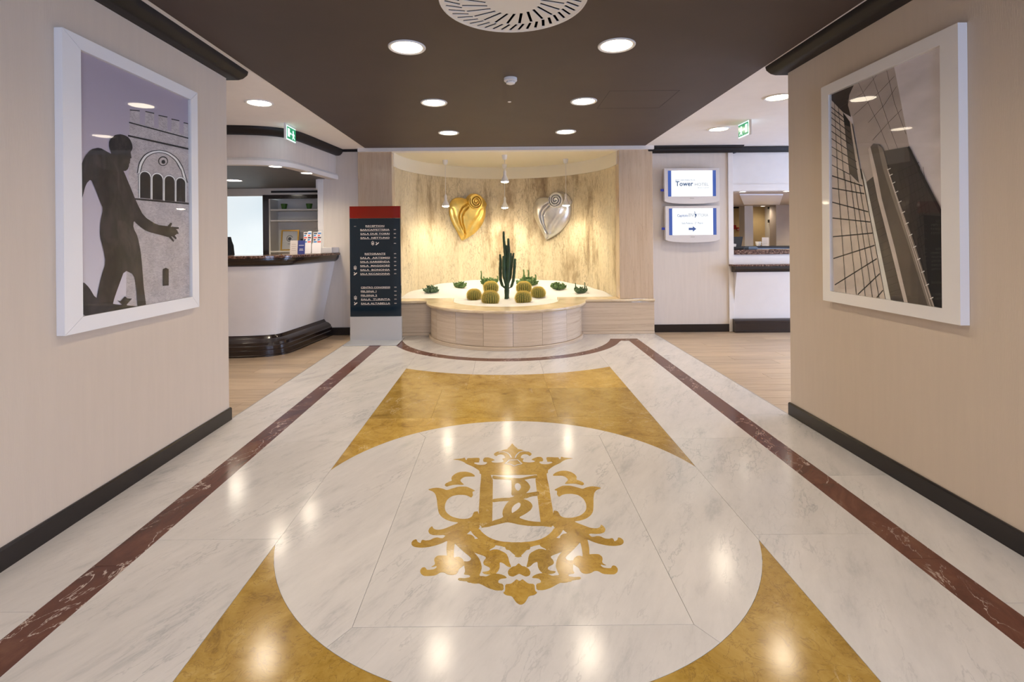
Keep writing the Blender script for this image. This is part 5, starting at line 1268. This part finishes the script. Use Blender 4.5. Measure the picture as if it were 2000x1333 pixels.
x, _ = on_y(1481, 480, 9.95)
t = thing('cup', (x, 9.95, 1.2005), 'small white cup on the dark back counter', 'cup')
MB().lathe([(.03, 0), (.045, .02), (.055, .09), (.05, .09), (.04, .02), (.002, .012)], seg=24).build('bowl', 'plastic_white', t, smooth=SM, local=True)
MB().tube([(.05, 0, .07), (.085, 0, .065), (.085, 0, .035), (.045, 0, .025)], .006, 8).build('handle', 'plastic_white', t, smooth=3, local=True)
x0, z1 = on_y(1488, 464, 9.95); x1, _ = on_y(1501.5, 464, 9.95)
t = thing('notice_card', ((x0 + x1) / 2, 9.95, 1.2005), 'pale notice card standing on the dark back counter', 'card')
MB().prism([(x0, 1.201), (x1, 1.201), (x1, z1), (x0, z1)], 0, .004, lambda u_, v_, d_: (u_, 9.95 - d_, v_)).build('card_face', 'card_beige', t)
q = MB()
for f0 in (.25, .4, .55): q.prism([(x0 + .02, 1.2 + (z1 - 1.2) * f0), (x1 - .03, 1.2 + (z1 - 1.2) * f0), (x1 - .03, 1.2 + (z1 - 1.2) * f0 + .006), (x0 + .02, 1.2 + (z1 - 1.2) * f0 + .006)], .0042, .005, lambda u_, v_, d_: (u_, 9.95 - d_, v_))
q.build('print', 'taupe_wall', t)
MB().box((x0, 9.951, 1.2005), (x1, 10.0, 1.204)).build('stand_foot', 'card_beige', t)

# ------------------------------------------------------------------ entrance behind the camera: unseen glazing, guessed and added to bring in daylight
en = struct('window_added_2', MB().box((CX - .03, YE - .06, 2.45), (XR, YE, H)).box((XR - .08, YE - .06, 0), (XR, YE, 2.45)).box((-.03 + CX, YE - .06, 0), (.03 + CX, YE, 2.45)).box((1.0 + CX, YE - .06, 0), (1.05 + CX, YE, 2.45)), 'metal_trim')
for a, b in ((.03 + CX, 1.0 + CX), (1.05 + CX, XR - .08)):
    MB().box((a, YE - .034, .0), (b, YE - .026, 2.45)).build('pane', 'pane_glass', en)
ew = struct('window_added_3', MB().box((XR + .2, -2.8, 0), (XR + .26, -2.72, 2.3)).box((XR + .2, -.48, 0), (XR + .26, -.4, 2.3)).box((XR + .2, -2.72, 2.22), (XR + .26, -.48, 2.3)).box((XR + .2, -1.63, 0), (XR + .26, -1.57, 2.22)), 'metal_trim')  # unseen side window added so bluish daylight reaches the left wall
for a, b in ((-2.72, -1.63), (-1.57, -.48)): MB().box((XR + .226, a, 0), (XR + .234, b, 2.22)).build('pane', 'pane_glass', ew)
pl3 = bpy.data.lights.new('side_portal', 'AREA'); pl3.shape = 'RECTANGLE'; pl3.size = 2.4; pl3.size_y = 2.3; pl3.cycles.is_portal = True
o = bpy.data.objects.new('side_portal', pl3); COL.objects.link(o); o.location = (XR + .19, -1.6, 1.15); o.rotation_euler = (PI / 2, 0, PI / 2)
pl2 = bpy.data.lights.new('entrance_portal', 'AREA'); pl2.shape = 'RECTANGLE'; pl2.size = XR - CX; pl2.size_y = 2.45; pl2.cycles.is_portal = True
o = bpy.data.objects.new('entrance_portal', pl2); COL.objects.link(o); o.location = ((CX + XR) / 2, YE + .02, 1.22); o.rotation_euler = (PI / 2, 0, 0)
